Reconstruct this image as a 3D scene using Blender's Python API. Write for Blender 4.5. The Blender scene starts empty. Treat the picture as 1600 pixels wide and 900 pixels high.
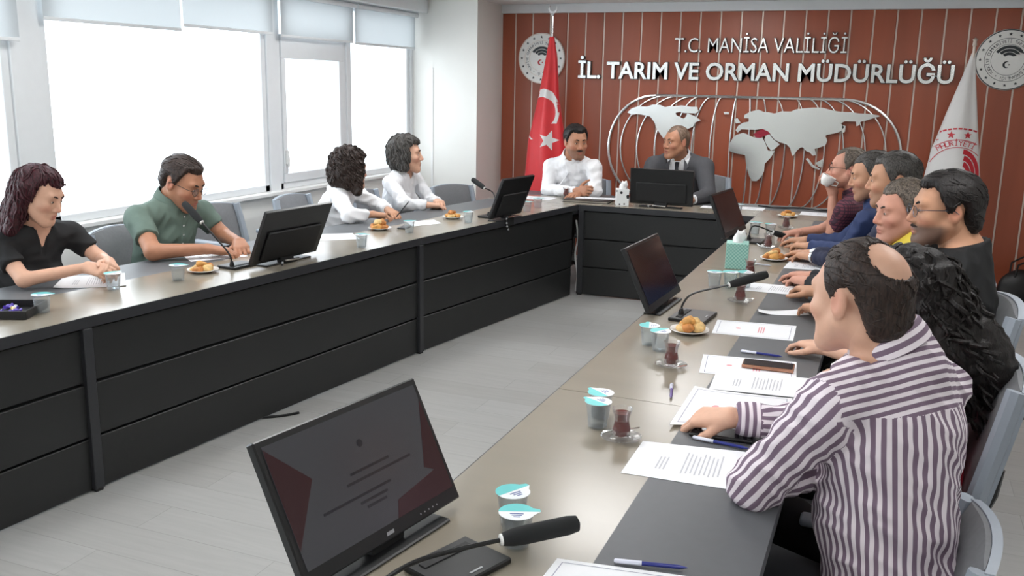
import bpy, bmesh, math, random
import numpy as np
from mathutils import Vector, Matrix

random.seed(7)
SC = bpy.context.scene
COL = SC.collection
PI = math.pi

# ------------------------------------------------------------------ camera
FPX, YAW, PITCH, ROLL, CAMZ = 1450.0, .382, .216, .0192, 1.66
def camera():
    cy, sy = math.cos(YAW), math.sin(YAW)
    f = Vector((-sy, cy, 0)); r = Vector((cy, sy, 0)); u = Vector((0, 0, 1))
    cp, sp = math.cos(PITCH), math.sin(PITCH)
    f2 = f*cp - u*sp; u2 = f*sp + u*cp
    cr, sr = math.cos(ROLL), math.sin(ROLL)
    r3 = r*cr + u2*sr; u3 = u2*cr - r*sr
    m = Matrix(((r3.x, u3.x, -f2.x, 0), (r3.y, u3.y, -f2.y, 0), (r3.z, u3.z, -f2.z, CAMZ), (0, 0, 0, 1)))
    c = bpy.data.cameras.new('camera'); c.sensor_width = 36; c.lens = 36*FPX/1600
    c.clip_start = .05
    o = bpy.data.objects.new('camera', c); COL.objects.link(o); o.matrix_world = m
    SC.camera = o
camera()

# ------------------------------------------------------------------ world, exposure
w = bpy.data.worlds.new('sky'); SC.world = w; w.use_nodes = True
bg = w.node_tree.nodes['Background']
bg.inputs[0].default_value = (.94, .97, 1, 1); bg.inputs[1].default_value = 5.0
SC.view_settings.view_transform = 'Standard'; SC.view_settings.look = 'None'
SC.view_settings.gamma = 1; SC.view_settings.use_curve_mapping = False
SC.view_settings.exposure = 0.0
LAMP = 17.0          # emission of the ceiling light panels

# ------------------------------------------------------------------ materials
def lin(c):
    return tuple((x/12.92 if x <= .04045 else ((x+.055)/1.055)**2.4) for x in [v/255 for v in c])
def node_mat(name):
    m = bpy.data.materials.new(name); m.use_nodes = True
    nt = m.node_tree; b = nt.nodes['Principled BSDF']
    return m, nt, b
def mat(name, rgb, rough=.5, metal=0, var=.06, scale=20, bump=0, bscale=200, stretch=(1, 1, 1), spec=.5, sheen=0, coat=0):
    """principled surface whose colour wanders a little with procedural noise"""
    m, nt, b = node_mat(name)
    c = lin(rgb)
    tc = nt.nodes.new('ShaderNodeTexCoord'); mp = nt.nodes.new('ShaderNodeMapping')
    mp.inputs['Scale'].default_value = stretch
    nt.links.new(tc.outputs['Object'], mp.inputs[0])
    n = nt.nodes.new('ShaderNodeTexNoise'); n.inputs['Scale'].default_value = scale; n.inputs['Detail'].default_value = 4
    nt.links.new(mp.outputs[0], n.inputs['Vector'])
    r = nt.nodes.new('ShaderNodeValToRGB')
    r.color_ramp.elements[0].position = .3; r.color_ramp.elements[1].position = .7
    r.color_ramp.elements[0].color = (*[x*(1-var) for x in c], 1)
    r.color_ramp.elements[1].color = (*[min(1, x*(1+var)) for x in c], 1)
    nt.links.new(n.outputs[0], r.inputs[0]); nt.links.new(r.outputs[0], b.inputs['Base Color'])
    b.inputs['Roughness'].default_value = rough; b.inputs['Metallic'].default_value = metal
    b.inputs['Specular IOR Level'].default_value = spec
    if sheen: b.inputs['Sheen Weight'].default_value = sheen
    if coat: b.inputs['Coat Weight'].default_value = coat
    if bump:
        n2 = nt.nodes.new('ShaderNodeTexNoise'); n2.inputs['Scale'].default_value = bscale; n2.inputs['Detail'].default_value = 3
        nt.links.new(mp.outputs[0], n2.inputs['Vector'])
        bp = nt.nodes.new('ShaderNodeBump'); bp.inputs['Strength'].default_value = bump; bp.inputs['Distance'].default_value = .002
        nt.links.new(n2.outputs[0], bp.inputs['Height']); nt.links.new(bp.outputs[0], b.inputs['Normal'])
    return m
def emit_mat(name, rgb, s, base=None):
    m, nt, b = node_mat(name)
    b.inputs['Base Color'].default_value = (*lin(base or rgb), 1); b.inputs['Roughness'].default_value = .25
    b.inputs['Emission Color'].default_value = (*lin(rgb), 1); b.inputs['Emission Strength'].default_value = s
    return m
def clear_mat(name, tint=(255, 255, 255), refl=.9, rough=.03, haze=0):
    """thin clear plastic or glass: straight-through light plus a fresnel gloss"""
    m, nt, b = node_mat(name); nt.nodes.remove(b)
    out = nt.nodes['Material Output']
    t = nt.nodes.new('ShaderNodeBsdfTransparent'); t.inputs[0].default_value = (*lin(tint), 1)
    g = nt.nodes.new('ShaderNodeBsdfGlossy'); g.inputs['Roughness'].default_value = rough
    lw = nt.nodes.new('ShaderNodeLayerWeight'); lw.inputs['Blend'].default_value = .25
    mu = nt.nodes.new('ShaderNodeMath'); mu.operation = 'MULTIPLY'; mu.inputs[1].default_value = refl
    nt.links.new(lw.outputs['Fresnel'], mu.inputs[0])
    mx = nt.nodes.new('ShaderNodeMixShader')
    nt.links.new(mu.outputs[0], mx.inputs[0]); nt.links.new(t.outputs[0], mx.inputs[1]); nt.links.new(g.outputs[0], mx.inputs[2])
    last = mx
    if haze:
        d = nt.nodes.new('ShaderNodeBsdfDiffuse'); d.inputs[0].default_value = (*lin(tint), 1)
        m2 = nt.nodes.new('ShaderNodeMixShader'); m2.inputs[0].default_value = haze
        nt.links.new(mx.outputs[0], m2.inputs[1]); nt.links.new(d.outputs[0], m2.inputs[2]); last = m2
    nt.links.new(last.outputs[0], out.inputs[0])
    return m
def attr_mat(name, rough=.55, bump=0, bscale=300, spec=.4, sss=0):
    """colour comes from the mesh's own colour attribute 'tone'"""
    m, nt, b = node_mat(name)
    a = nt.nodes.new('ShaderNodeAttribute'); a.attribute_name = 'tone'
    tc = nt.nodes.new('ShaderNodeTexCoord')
    n = nt.nodes.new('ShaderNodeTexNoise'); n.inputs['Scale'].default_value = 45; n.inputs['Detail'].default_value = 5
    nt.links.new(tc.outputs['Object'], n.inputs['Vector'])
    mr = nt.nodes.new('ShaderNodeMapRange'); mr.inputs['To Min'].default_value = .9; mr.inputs['To Max'].default_value = 1.1
    nt.links.new(n.outputs[0], mr.inputs[0])
    vm = nt.nodes.new('ShaderNodeVectorMath'); vm.operation = 'SCALE'
    nt.links.new(a.outputs['Color'], vm.inputs[0]); nt.links.new(mr.outputs[0], vm.inputs['Scale'])
    nt.links.new(vm.outputs[0], b.inputs['Base Color'])
    b.inputs['Roughness'].default_value = rough; b.inputs['Specular IOR Level'].default_value = spec
    if bump:
        n2 = nt.nodes.new('ShaderNodeTexNoise'); n2.inputs['Scale'].default_value = bscale
        nt.links.new(tc.outputs['Object'], n2.inputs['Vector'])
        bp = nt.nodes.new('ShaderNodeBump'); bp.inputs['Strength'].default_value = bump; bp.inputs['Distance'].default_value = .001
        nt.links.new(n2.outputs[0], bp.inputs['Height']); nt.links.new(bp.outputs[0], b.inputs['Normal'])
    return m
def hair_mat(name, rgb, rgb2):
    """dark glossy hair: fine stretched noise for colour and relief"""
    m, nt, b = node_mat(name)
    tc = nt.nodes.new('ShaderNodeTexCoord'); mp = nt.nodes.new('ShaderNodeMapping')
    mp.inputs['Scale'].default_value = (1, 1, .25)
    nt.links.new(tc.outputs['Object'], mp.inputs[0])
    n = nt.nodes.new('ShaderNodeTexNoise'); n.inputs['Scale'].default_value = 220; n.inputs['Detail'].default_value = 3
    nt.links.new(mp.outputs[0], n.inputs['Vector'])
    r = nt.nodes.new('ShaderNodeValToRGB')
    r.color_ramp.elements[0].position = .35; r.color_ramp.elements[1].position = .7
    r.color_ramp.elements[0].color = (*lin(rgb), 1); r.color_ramp.elements[1].color = (*lin(rgb2), 1)
    nt.links.new(n.outputs[0], r.inputs[0]); nt.links.new(r.outputs[0], b.inputs['Base Color'])
    b.inputs['Roughness'].default_value = .5; b.inputs['Specular IOR Level'].default_value = .35
    bp = nt.nodes.new('ShaderNodeBump'); bp.inputs['Strength'].default_value = .7; bp.inputs['Distance'].default_value = .004
    nt.links.new(n.outputs[0], bp.inputs['Height']); nt.links.new(bp.outputs[0], b.inputs['Normal'])
    return m

# ------------------------------------------------------------------ geometry collector
class Geo:
    def __init__(s): s.V = []; s.F = []; s.M = []
    def add(s, V, F, mi=0, mx=None):
        o = len(s.V)
        if mx is not None: V = [mx @ Vector(v) for v in V]
        s.V += [tuple(v) for v in V]; s.F += [tuple(i+o for i in f) for f in F]; s.M += [mi]*len(F)
        return s
    def box(s, x0, x1, y0, y1, z0, z1, mi=0, mx=None):
        V = [(x0,y0,z0),(x1,y0,z0),(x1,y1,z0),(x0,y1,z0),(x0,y0,z1),(x1,y0,z1),(x1,y1,z1),(x0,y1,z1)]
        return s.add(V, [(0,3,2,1),(4,5,6,7),(0,1,5,4),(1,2,6,5),(2,3,7,6),(3,0,4,7)], mi, mx)
    def rbox(s, x0, x1, y0, y1, z0, z1, r=.004, seg=2, mi=0, mx=None):
        bm = bmesh.new(); bmesh.ops.create_cube(bm, size=1)
        for v in bm.verts:
            v.co = Vector(((x0+x1)/2+v.co.x*(x1-x0), (y0+y1)/2+v.co.y*(y1-y0), (z0+z1)/2+v.co.z*(z1-z0)))
        bmesh.ops.bevel(bm, geom=bm.edges[:], offset=r, segments=seg, affect='EDGES', profile=.5)
        return s.bm(bm, mi, mx)
    def bm(s, bm, mi=0, mx=None):
        bm.verts.index_update()
        s.add([v.co.copy() for v in bm.verts], [[v.index for v in f.verts] for f in bm.faces], mi, mx); bm.free(); return s
    def lathe(s, prof, n=20, mi=0, mx=None, cap=True):
        V = []; F = []
        for r, z in prof:
            for i in range(n):
                a = 2*PI*i/n; V.append((r*math.cos(a), r*math.sin(a), z))
        for j in range(len(prof)-1):
            for i in range(n):
                k = (i+1) % n; F.append((j*n+i, j*n+k, (j+1)*n+k, (j+1)*n+i))
        if cap:
            F.append(tuple(range(n-1, -1, -1))); F.append(tuple((len(prof)-1)*n+i for i in range(n)))
        return s.add(V, F, mi, mx)
    def tube(s, pts, r, n=8, mi=0, mx=None):
        pts = [Vector(p) for p in pts]; m = len(pts)
        rs = r if isinstance(r, (list, tuple)) else [r]*m
        t0 = (pts[1]-pts[0]).normalized()
        u = t0.orthogonal().normalized(); V = []; F = []
        for i, p in enumerate(pts):
            t = (pts[min(i+1, m-1)]-pts[max(i-1, 0)]).normalized()
            u = (u - t*u.dot(t)).normalized(); v = t.cross(u)
            for k in range(n):
                a = 2*PI*k/n; V.append(p+(u*math.cos(a)+v*math.sin(a))*rs[i])
        for i in range(m-1):
            for k in range(n):
                q = (k+1) % n; F.append((i*n+k, i*n+q, (i+1)*n+q, (i+1)*n+k))
        F.append(tuple(range(n-1, -1, -1))); F.append(tuple((m-1)*n+k for k in range(n)))
        return s.add(V, F, mi, mx)
    def prism(s, poly, z0, z1, mi=0, mx=None):
        """solid from a 2-D outline (x, y), between z0 and z1"""
        a = sum(poly[i][0]*poly[(i+1) % len(poly)][1]-poly[(i+1) % len(poly)][0]*poly[i][1] for i in range(len(poly)))
        if a < 0: poly = poly[::-1]
        n = len(poly)
        V = [(x, y, z0) for x, y in poly]+[(x, y, z1) for x, y in poly]
        F = [tuple(range(n-1, -1, -1)), tuple(range(n, 2*n))]+[(i, (i+1) % n, n+(i+1) % n, n+i) for i in range(n)]
        return s.add(V, F, mi, mx)
    def ball(s, c, r, n=12, mi=0, mx=None):
        bm = bmesh.new(); bmesh.ops.create_uvsphere(bm, u_segments=n, v_segments=max(6, n*2//3), radius=1)
        rr = r if isinstance(r, (tuple, list)) else (r, r, r)
        for v in bm.verts: v.co = Vector((c[0]+v.co.x*rr[0], c[1]+v.co.y*rr[1], c[2]+v.co.z*rr[2]))
        return s.bm(bm, mi, mx)
    def build(s, name, mats, parent=None, smooth=False, loc=None, rz=None):
        me = bpy.data.meshes.new(name); me.from_pydata(s.V, [], s.F)
        if not isinstance(mats, (list, tuple)): mats = [mats]
        for m in mats: me.materials.append(m)
        if len(mats) > 1: me.polygons.foreach_set('material_index', s.M)
        if smooth:
            me.polygons.foreach_set('use_smooth', [True]*len(me.polygons))
            try: me.set_sharp_from_angle(angle=math.radians(smooth if smooth is not True else 40))
            except Exception: pass
        me.update()
        o = bpy.data.objects.new(name, me); COL.objects.link(o)
        if parent: o.parent = parent
        if loc is not None: o.location = loc
        if rz is not None: o.rotation_euler[2] = rz
        return o
def tag(o, label, cat, group=None):
    o['label'] = label; o['category'] = cat
    if group: o['group'] = group
    return o
def struct(o, label=None, cat=None):
    o['kind'] = 'structure'
    if label: o['label'] = label
    if cat: o['category'] = cat
    return o
def empty(name, loc=(0, 0, 0), rz=0):
    o = bpy.data.objects.new(name, None); COL.objects.link(o); o.location = loc; o.rotation_euler[2] = rz
    o.empty_display_size = .1
    return o
def copy_tree(o, parent=None):
    c = o.copy(); COL.objects.link(c); c.parent = parent
    for ch in list(o.children): copy_tree(ch, c)
    return c
def T(x, y, z): return Matrix.Translation((x, y, z))
def RX(a): return Matrix.Rotation(a, 4, 'X')
def RY(a): return Matrix.Rotation(a, 4, 'Y')
def RZ(a): return Matrix.Rotation(a, 4, 'Z')

# glyph meshes from the built-in font
GC = {}
def glyph(ch, bold=0.0, depth=.02):
    """unit-size letter as (verts, faces, max x)"""
    k = (ch, bold, depth)
    if k in GC: return GC[k]
    cu = bpy.data.curves.new('glyph', 'FONT'); cu.body = ch; cu.offset = bold; cu.extrude = depth; cu.resolution_u = 3
    o = bpy.data.objects.new('glyph', cu); COL.objects.link(o)
    dg = bpy.context.evaluated_depsgraph_get(); me = bpy.data.meshes.new_from_object(o.evaluated_get(dg))
    V = [tuple(v.co) for v in me.vertices]; F = [tuple(p.vertices) for p in me.polygons]
    bpy.data.objects.remove(o); bpy.data.meshes.remove(me); bpy.data.curves.remove(cu)
    GC[k] = (V, F, max([v[0] for v in V], default=0), min([v[0] for v in V], default=0))
    return GC[k]
def layout(text, bold):
    """x offset of each letter of a line"""
    out = []
    for i, c in enumerate(text):
        if c == ' ': out.append(None); continue
        out.append(glyph(text[:i+1], bold, .0)[2]-glyph(c, bold, .0)[2])
    return out, glyph(text, bold, .0)[2]
# ------------------------------------------------------------------ palette
M_WALL = mat('white_paint', (236, 235, 230), .85, var=.015, scale=3, bump=.04, bscale=120)
M_CEIL = mat('ceiling_paint', (238, 238, 236), .9, var=.01, scale=2)
M_FRAME = mat('window_frame_white', (225, 228, 230), .4, var=.01)
M_PANE = clear_mat('window_pane', (250, 253, 255), .5, .01)
M_RED = mat('red_brown_laminate', (158, 82, 56), .34, var=.1, scale=2.2, stretch=(3, 3, .35), bump=.03, bscale=60, spec=.5)
M_STRIP = mat('brushed_strip', (214, 200, 188), .35, metal=.35, var=.03)
M_CHROME = mat('polished_steel', (226, 228, 226), .22, metal=.82, var=.03, scale=4)
M_CHROME2 = mat('bright_chrome', (235, 236, 236), .12, metal=1, var=.01)
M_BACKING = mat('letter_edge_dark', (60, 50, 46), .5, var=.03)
M_BEIGE = mat('taupe_laminate', (140, 132, 118), .22, var=.04, scale=6, stretch=(1, .2, 1), bump=.02, bscale=90)
M_GREYTOP = mat('grey_desk_mat', (92, 94, 97), .45, var=.03, scale=30, bump=.04, bscale=500)
M_ANTH = mat('anthracite_board', (33, 34, 34), .42, var=.05, scale=5, bump=.02, bscale=150)
M_EDGE = mat('anthracite_edge', (46, 47, 50), .4, var=.04)
M_BLACK = mat('black_plastic', (22, 22, 23), .35, var=.05)
M_BLACKM = mat('matt_black', (17, 17, 18), .6, var=.06, bump=.05, bscale=600)
M_WHITE = mat('white_plastic', (236, 236, 234), .35, var=.01)
def blind_mat():
    m, nt, b = node_mat('blind_fabric'); nt.nodes.remove(b); out = nt.nodes['Material Output']
    d = nt.nodes.new('ShaderNodeBsdfDiffuse'); d.inputs[0].default_value = (*lin((214, 220, 224)), 1)
    t = nt.nodes.new('ShaderNodeBsdfTranslucent'); t.inputs[0].default_value = (*lin((163, 167, 168)), 1)
    wv = nt.nodes.new('ShaderNodeTexNoise'); wv.inputs['Scale'].default_value = 250
    mr = nt.nodes.new('ShaderNodeMapRange'); mr.inputs['To Min'].default_value = .4; mr.inputs['To Max'].default_value = .5
    nt.links.new(wv.outputs[0], mr.inputs[0])
    mx = nt.nodes.new('ShaderNodeMixShader'); nt.links.new(mr.outputs[0], mx.inputs[0])
    nt.links.new(d.outputs[0], mx.inputs[1]); nt.links.new(t.outputs[0], mx.inputs[2]); nt.links.new(mx.outputs[0], out.inputs[0])
    return m
M_BLIND = blind_mat()
def floor_mat():
    m, nt, b = node_mat('pale_oak_laminate')
    tc = nt.nodes.new('ShaderNodeTexCoord')
    mp = nt.nodes.new('ShaderNodeMapping'); mp.inputs['Rotation'].default_value = (0, 0, 0)
    nt.links.new(tc.outputs['Object'], mp.inputs[0])
    br = nt.nodes.new('ShaderNodeTexBrick'); br.inputs['Scale'].default_value = 1
    br.inputs['Brick Width'].default_value = 1.25; br.inputs['Row Height'].default_value = .19; br.inputs['Mortar Size'].default_value = .0015
    br.inputs['Color1'].default_value = (*lin((172, 172, 170)), 1); br.inputs['Color2'].default_value = (*lin((164, 163, 160)), 1)
    br.inputs['Mortar'].default_value = (*lin((146, 145, 142)), 1)
    nt.links.new(mp.outputs[0], br.inputs['Vector'])
    m2 = nt.nodes.new('ShaderNodeMapping'); m2.inputs['Scale'].default_value = (1.2, 14, 1)
    nt.links.new(tc.outputs['Object'], m2.inputs[0])
    n = nt.nodes.new('ShaderNodeTexNoise'); n.inputs['Scale'].default_value = 3; n.inputs['Detail'].default_value = 6; n.inputs['Distortion'].default_value = .6
    nt.links.new(m2.outputs[0], n.inputs['Vector'])
    mr = nt.nodes.new('ShaderNodeMapRange'); mr.inputs['To Min'].default_value = .86; mr.inputs['To Max'].default_value = 1.1
    nt.links.new(n.outputs[0], mr.inputs[0])
    vm = nt.nodes.new('ShaderNodeVectorMath'); vm.operation = 'SCALE'
    nt.links.new(br.outputs['Color'], vm.inputs[0]); nt.links.new(mr.outputs[0], vm.inputs['Scale'])
    nt.links.new(vm.outputs[0], b.inputs['Base Color']); b.inputs['Roughness'].default_value = .38
    return m
M_FLOOR = floor_mat()

# ------------------------------------------------------------------ room shell
XL, XR, YB, YF, ZC = -4.33, 3.0, -2.4, 8.75, 2.42
struct(Geo().box(XL-.25, XR+.2, YB-.2, YF+.2, -.12, 0).build('floor', M_FLOOR), 'pale grey oak laminate floor between the tables')
struct(Geo().box(XL-.25, XR+.2, YB-.2, YF+.2, ZC, ZC+.12).build('ceiling', M_CEIL), 'flat white ceiling')
struct(Geo().box(XR, XR+.15, YB-.15, YF+.15, 0, ZC).build('wall_right', M_WALL))
struct(Geo().box(XL-.2, XR, YB-.15, YB, 0, ZC).build('wall_front', M_WALL))
wb = struct(Geo().box(XL-.2, XR, YF+.03, YF+.18, 0, ZC).build('wall_back', M_WALL), 'back wall clad in red brown vertical panels with pale strips')
# red brown panels and pale strips between them
PX = [-3.668, -3.524]
while PX[-1] < 2.9: PX.append(PX[-1]+.1785+.00035*len(PX))
for i in range(len(PX)-1):
    a, b_ = PX[i]+.007, PX[i+1]-.007
    Geo().rbox(a, b_, YF-.012, YF+.03, .0, 2.335, .003, 1).build('panel', M_RED, wb)
    Geo().box(PX[i+1]-.007, PX[i+1]+.007, YF-.004, YF+.03, .0, 2.335).build('metal_strip', M_STRIP, wb)
struct(Geo().rbox(-3.66, XR, YF-.05, YF+.03, 2.335, ZC, .004, 1).build('trim_1', M_FRAME), 'white cornice trim above the red panels')
Geo()
# corner pillar
struct(Geo().box(XL-.15, -3.66, 8.13, YF+.1, 0, ZC).build('wall_corner', M_WALL), 'white corner pillar beside the red wall')
struct(Geo().rbox(-4.14, -4.115, 8.124, 8.13, .1, 1.80, .002, 1).build('trim_2', M_WHITE), 'white cable duct on the pillar')
# left wall: parapet, lintel, windows
wl = struct(Geo().box(XL-.2, XL, YB, 8.13, 0, .82).box(XL-.2, XL, YB, 8.13, 2.30, ZC).build('wall_left', M_WALL), 'white parapet wall under the windows')
struct(Geo().rbox(XL-.1, XL+.05, YB, 8.13, .80, .83, .005, 1).build('trim_3', M_WHITE), 'white window sill')
struct(Geo().rbox(XL+.002, XL+.16, YB, 8.13, 2.30, ZC, .006, 1).build('trim_4', M_FRAME), 'blind cassette soffit above the windows')
WIN = [(YB, .30), (.30, 1.9), (1.9, 3.66), (3.86, 5.85), (5.98, 6.95), (6.99, 8.08)]
for i, (a, b_) in enumerate(WIN):
    g = Geo()
    for (y0, y1, z0, z1) in ((a, a+.05, .83, 2.30), (b_-.05, b_, .83, 2.30), (a, b_, .83, .88), (a, b_, 2.24, 2.30)):
        g.rbox(XL-.09, XL-.02, y0, y1, z0, z1, .004, 1)
    o = struct(g.build('window_%d' % (i+1), M_FRAME), 'white framed window %s' % ('nearest the camera', 'behind the camera', 'behind the red-haired woman', 'wide behind the man in the green polo', 'narrow with inner sash', 'beside the corner pillar')[i])
    Geo().box(XL-.062, XL-.058, a+.05, b_-.05, .88, 2.24).build('pane', M_PANE, o)
    if i == 4:
        s = Geo()
        for (y0, y1, z0, z1) in ((a+.05, a+.10, .951, 1.819), (b_-.12, b_-.05, .951, 1.819), (a+.05, b_-.05, .88, .95), (a+.05, b_-.05, 1.82, 2.0)):
            s.rbox(XL-.055, XL-.005, y0, y1, z0, z1, .004, 1)
        s.build('sash', M_FRAME, o)
        h = Geo().rbox(XL-.005, XL+.012, a+.062, a+.088, 1.02, 1.13, .004, 1).rbox(XL+.008, XL+.022, a+.066, a+.084, 1.0, 1.09, .004, 1)
        h.build('handle', M_WHITE, o)
for y0, y1 in ((3.66, 3.86), (5.85, 5.98), (6.95, 6.99), (8.08, 8.13)):
    struct(Geo().rbox(XL-.15, XL-.005, y0, y1, .82, 2.30, .004, 1).build('trim_5', M_FRAME), 'white post between two windows')
# roller blinds, partly drawn
for y0, y1, zb, lab in ((YB+.1, .32, 1.9, 'behind the camera'), (.36, 1.88, 1.9, 'near the camera'), (1.92, 3.68, 1.845, 'left of the first post'), (3.84, 4.90, 1.965, 'above the woman in black'), (4.92, 5.86, 1.995, 'above the man in the green polo'), (5.96, 6.97, 1.985, 'over the narrow sash window'), (7.0, 8.07, 1.978, 'next to the corner pillar')):
    b_ = Geo().add([(XL+.049, y0, zb), (XL+.049, y1, zb), (XL+.049, y1, 2.31), (XL+.049, y0, 2.31)], [(0, 1, 2, 3)]).build('roller_blind', M_BLIND)
    tag(b_, 'pale grey half drawn roller blind '+lab, 'blind', 'roller blinds on the window wall')
    Geo().rbox(XL+.043, XL+.055, y0, y1, zb-.014, zb+.006, .003, 1).build('bottom_bar', M_FRAME, b_)
    Geo().tube([(XL+.075, y0, 2.275), (XL+.075, y1, 2.275)], .02, 10).build('roller', M_FRAME, b_, True)
# ceiling light panels (real fixtures, all in the ceiling above the tables)
M_LAMP = emit_mat('lamp_diffuser', (252, 252, 252), LAMP)
for x, y, lab in ((-3.2, 1.2, 'left row, first'), (-3.2, 3.6, 'left row, second'), (-3.2, 6.0, 'left row, third'), (-1.4, .2, 'middle row, first'), (-1.4, 2.6, 'middle row, second'), (-1.4, 5.0, 'middle row, third'), (-1.4, 7.3, 'middle row, fourth'), (.6, .6, 'right row, first'), (.6, 3.2, 'right row, second'), (.6, 6.2, 'right row, third')):
    e = tag(empty('ceiling_light', (x, y, ZC)), 'square recessed ceiling light, %s from the camera' % lab, 'light', 'ceiling lights')
    g = Geo()
    for (x0, x1, y0, y1) in ((-.31, -.29, -.31, .31), (.29, .31, -.31, .31), (-.29, .29, -.31, -.29), (-.29, .29, .29, .31)):
        g.box(x0, x1, y0, y1, -.02, .0)
    g.build('frame', M_WHITE, e)
    Geo().box(-.29, .29, -.29, .29, -.014, -.008).build('diffuser', M_LAMP, e)
# ------------------------------------------------------------------ wall lettering, map, emblems, flags
MAP_NA = [(-2.35,1.42),(-2.31,1.46),(-2.25,1.48),(-2.16,1.48),(-2.11,1.5),(-2.04,1.5),(-1.99,1.48),(-1.95,1.49),(-1.89,1.49),(-1.84,1.5),(-1.76,1.49),(-1.69,1.49),(-1.68,1.45),(-1.7,1.43),(-1.76,1.43),(-1.81,1.43),(-1.85,1.44),(-1.89,1.43),(-1.88,1.41),(-1.84,1.39),(-1.81,1.38),(-1.79,1.4),(-1.78,1.43),(-1.72,1.41),(-1.65,1.37),(-1.7,1.35),(-1.72,1.31),(-1.76,1.29),(-1.79,1.27),(-1.8,1.24),(-1.86,1.23),(-1.9,1.2),(-1.93,1.21),(-1.96,1.17),(-1.99,1.19),(-2.03,1.24),(-2.06,1.28),(-2.08,1.33),(-2.11,1.37),(-2.13,1.39),(-2.19,1.4),(-2.25,1.41),(-2.3,1.4)]
MAP_SA = [(-1.96,1.17),(-1.91,1.16),(-1.84,1.14),(-1.78,1.1),(-1.74,1.05),(-1.77,0.97),(-1.8,0.9),(-1.84,0.82),(-1.86,0.74),(-1.88,0.76),(-1.89,0.86),(-1.92,0.97),(-1.97,1.08)]
MAP_EU = [(-1.33,1.29),(-1.31,1.33),(-1.27,1.36),(-1.22,1.37),(-1.22,1.4),(-1.26,1.4),(-1.26,1.43),(-1.21,1.46),(-1.14,1.48),(-1.09,1.46),(-1.05,1.46),(-1,1.45),(-0.94,1.47),(-0.86,1.47),(-0.82,1.49),(-0.76,1.5),(-0.67,1.51),(-0.59,1.51),(-0.51,1.49),(-0.44,1.48),(-0.35,1.48),(-0.29,1.47),(-0.22,1.47),(-0.13,1.46),(-0.12,1.45),(-0.18,1.43),(-0.23,1.41),(-0.27,1.4),(-0.28,1.37),(-0.3,1.36),(-0.31,1.4),(-0.35,1.4),(-0.4,1.4),(-0.43,1.38),(-0.4,1.35),(-0.42,1.32),(-0.45,1.3),(-0.49,1.29),(-0.53,1.28),(-0.55,1.27),(-0.53,1.23),(-0.54,1.19),(-0.58,1.17),(-0.63,1.15),(-0.61,1.1),(-0.64,1.09),(-0.67,1.12),(-0.7,1.13),(-0.73,1.16),(-0.75,1.16),(-0.78,1.13),(-0.81,1.08),(-0.82,1.09),(-0.84,1.15),(-0.87,1.18),(-0.9,1.19),(-0.94,1.2),(-0.98,1.22),(-1,1.24),(-1.04,1.29),(-1.1,1.31),(-1.15,1.3),(-1.21,1.3),(-1.23,1.3),(-1.28,1.3),(-1.31,1.27)]
MAP_AR = [(-1.04,1.28),(-0.99,1.22),(-0.93,1.18),(-0.97,1.14),(-1,1.12),(-1.04,1.16),(-1.07,1.22)]
MAP_AF = [(-1.32,1.25),(-1.26,1.27),(-1.23,1.26),(-1.16,1.23),(-1.09,1.24),(-1.05,1.17),(-1.03,1.12),(-0.97,1.12),(-1,1.06),(-1.05,1),(-1.05,0.93),(-1.08,0.87),(-1.11,0.84),(-1.15,0.84),(-1.18,0.88),(-1.2,0.94),(-1.22,1.01),(-1.23,1.07),(-1.31,1.08),(-1.37,1.1),(-1.38,1.16),(-1.35,1.22)]
MAP_TR = [(-1.17,1.26),(-1.13,1.29),(-1.09,1.31),(-1.04,1.29),(-1.02,1.27),(-1.07,1.25),(-1.1,1.23),(-1.14,1.23)]
MAP_ID = [(-0.7,1.06),(-0.68,1.07),(-0.63,1.01),(-0.57,0.98),(-0.58,0.97),(-0.64,0.99)]
MAP_BO = [(-0.61,1.03),(-0.55,1.07),(-0.56,0.99),(-0.59,1)]
MAP_JP = [(-0.42,1.37),(-0.39,1.36),(-0.39,1.31),(-0.41,1.3)]
MAP_UK = [(-1.35,1.39),(-1.32,1.4),(-1.29,1.36),(-1.33,1.35)]
MAP_IC = [(-1.45,1.45),(-1.4,1.45),(-1.4,1.43),(-1.44,1.43)]
TOPS = [(-2.09,1.59),(-1.97,1.59),(-1.86,1.58),(-1.73,1.58),(-1.66,1.58),(-1.56,1.58),(-1.47,1.58),(-1.34,1.58),(-1.23,1.57),(-1.12,1.58),(-1.01,1.57),(-0.84,1.58),(-0.73,1.58),(-0.65,1.58),(-0.55,1.58),(-0.46,1.58),(-0.41,1.58)]
MIDS = [(-2.53,1.13),(-2.41,1.13),(-2.25,1.13),(-2.08,1.13),(-1.9,1.14),(-1.73,1.14),(-1.56,1.14),(-1.38,1.15),(-1.21,1.15),(-1.06,1.15),(-0.89,1.16),(-0.72,1.16),(-0.55,1.16),(-0.39,1.17),(-0.21,1.17),(-0.04,1.17),(0.08,1.16)]
WALLM = Matrix(((1, 0, 0, 0), (0, 0, -1, 0), (0, 1, 0, 0), (0, 0, 0, 1)))     # (x, y, z) -> (x, -z, y): upright, facing the room
YW = YF-.012
def sign(name, text, x0, x1, z, h, bold, label):
    e = tag(empty(name, (x0, YW-.03, z)), label, 'sign')
    pos, wid = layout(text, bold)
    cap = max(v[1] for v in glyph('T', bold, .0)[0])
    sx, sz = (x1-x0)/wid, h/cap
    for c, p in zip(text, pos):
        if p is None: continue
        V, F, _, _ = glyph(c, bold, .018)
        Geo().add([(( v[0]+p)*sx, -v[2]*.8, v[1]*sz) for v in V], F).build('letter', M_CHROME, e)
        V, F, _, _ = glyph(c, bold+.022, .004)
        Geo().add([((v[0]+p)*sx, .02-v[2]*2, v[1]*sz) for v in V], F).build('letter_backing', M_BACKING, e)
    return e
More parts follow.
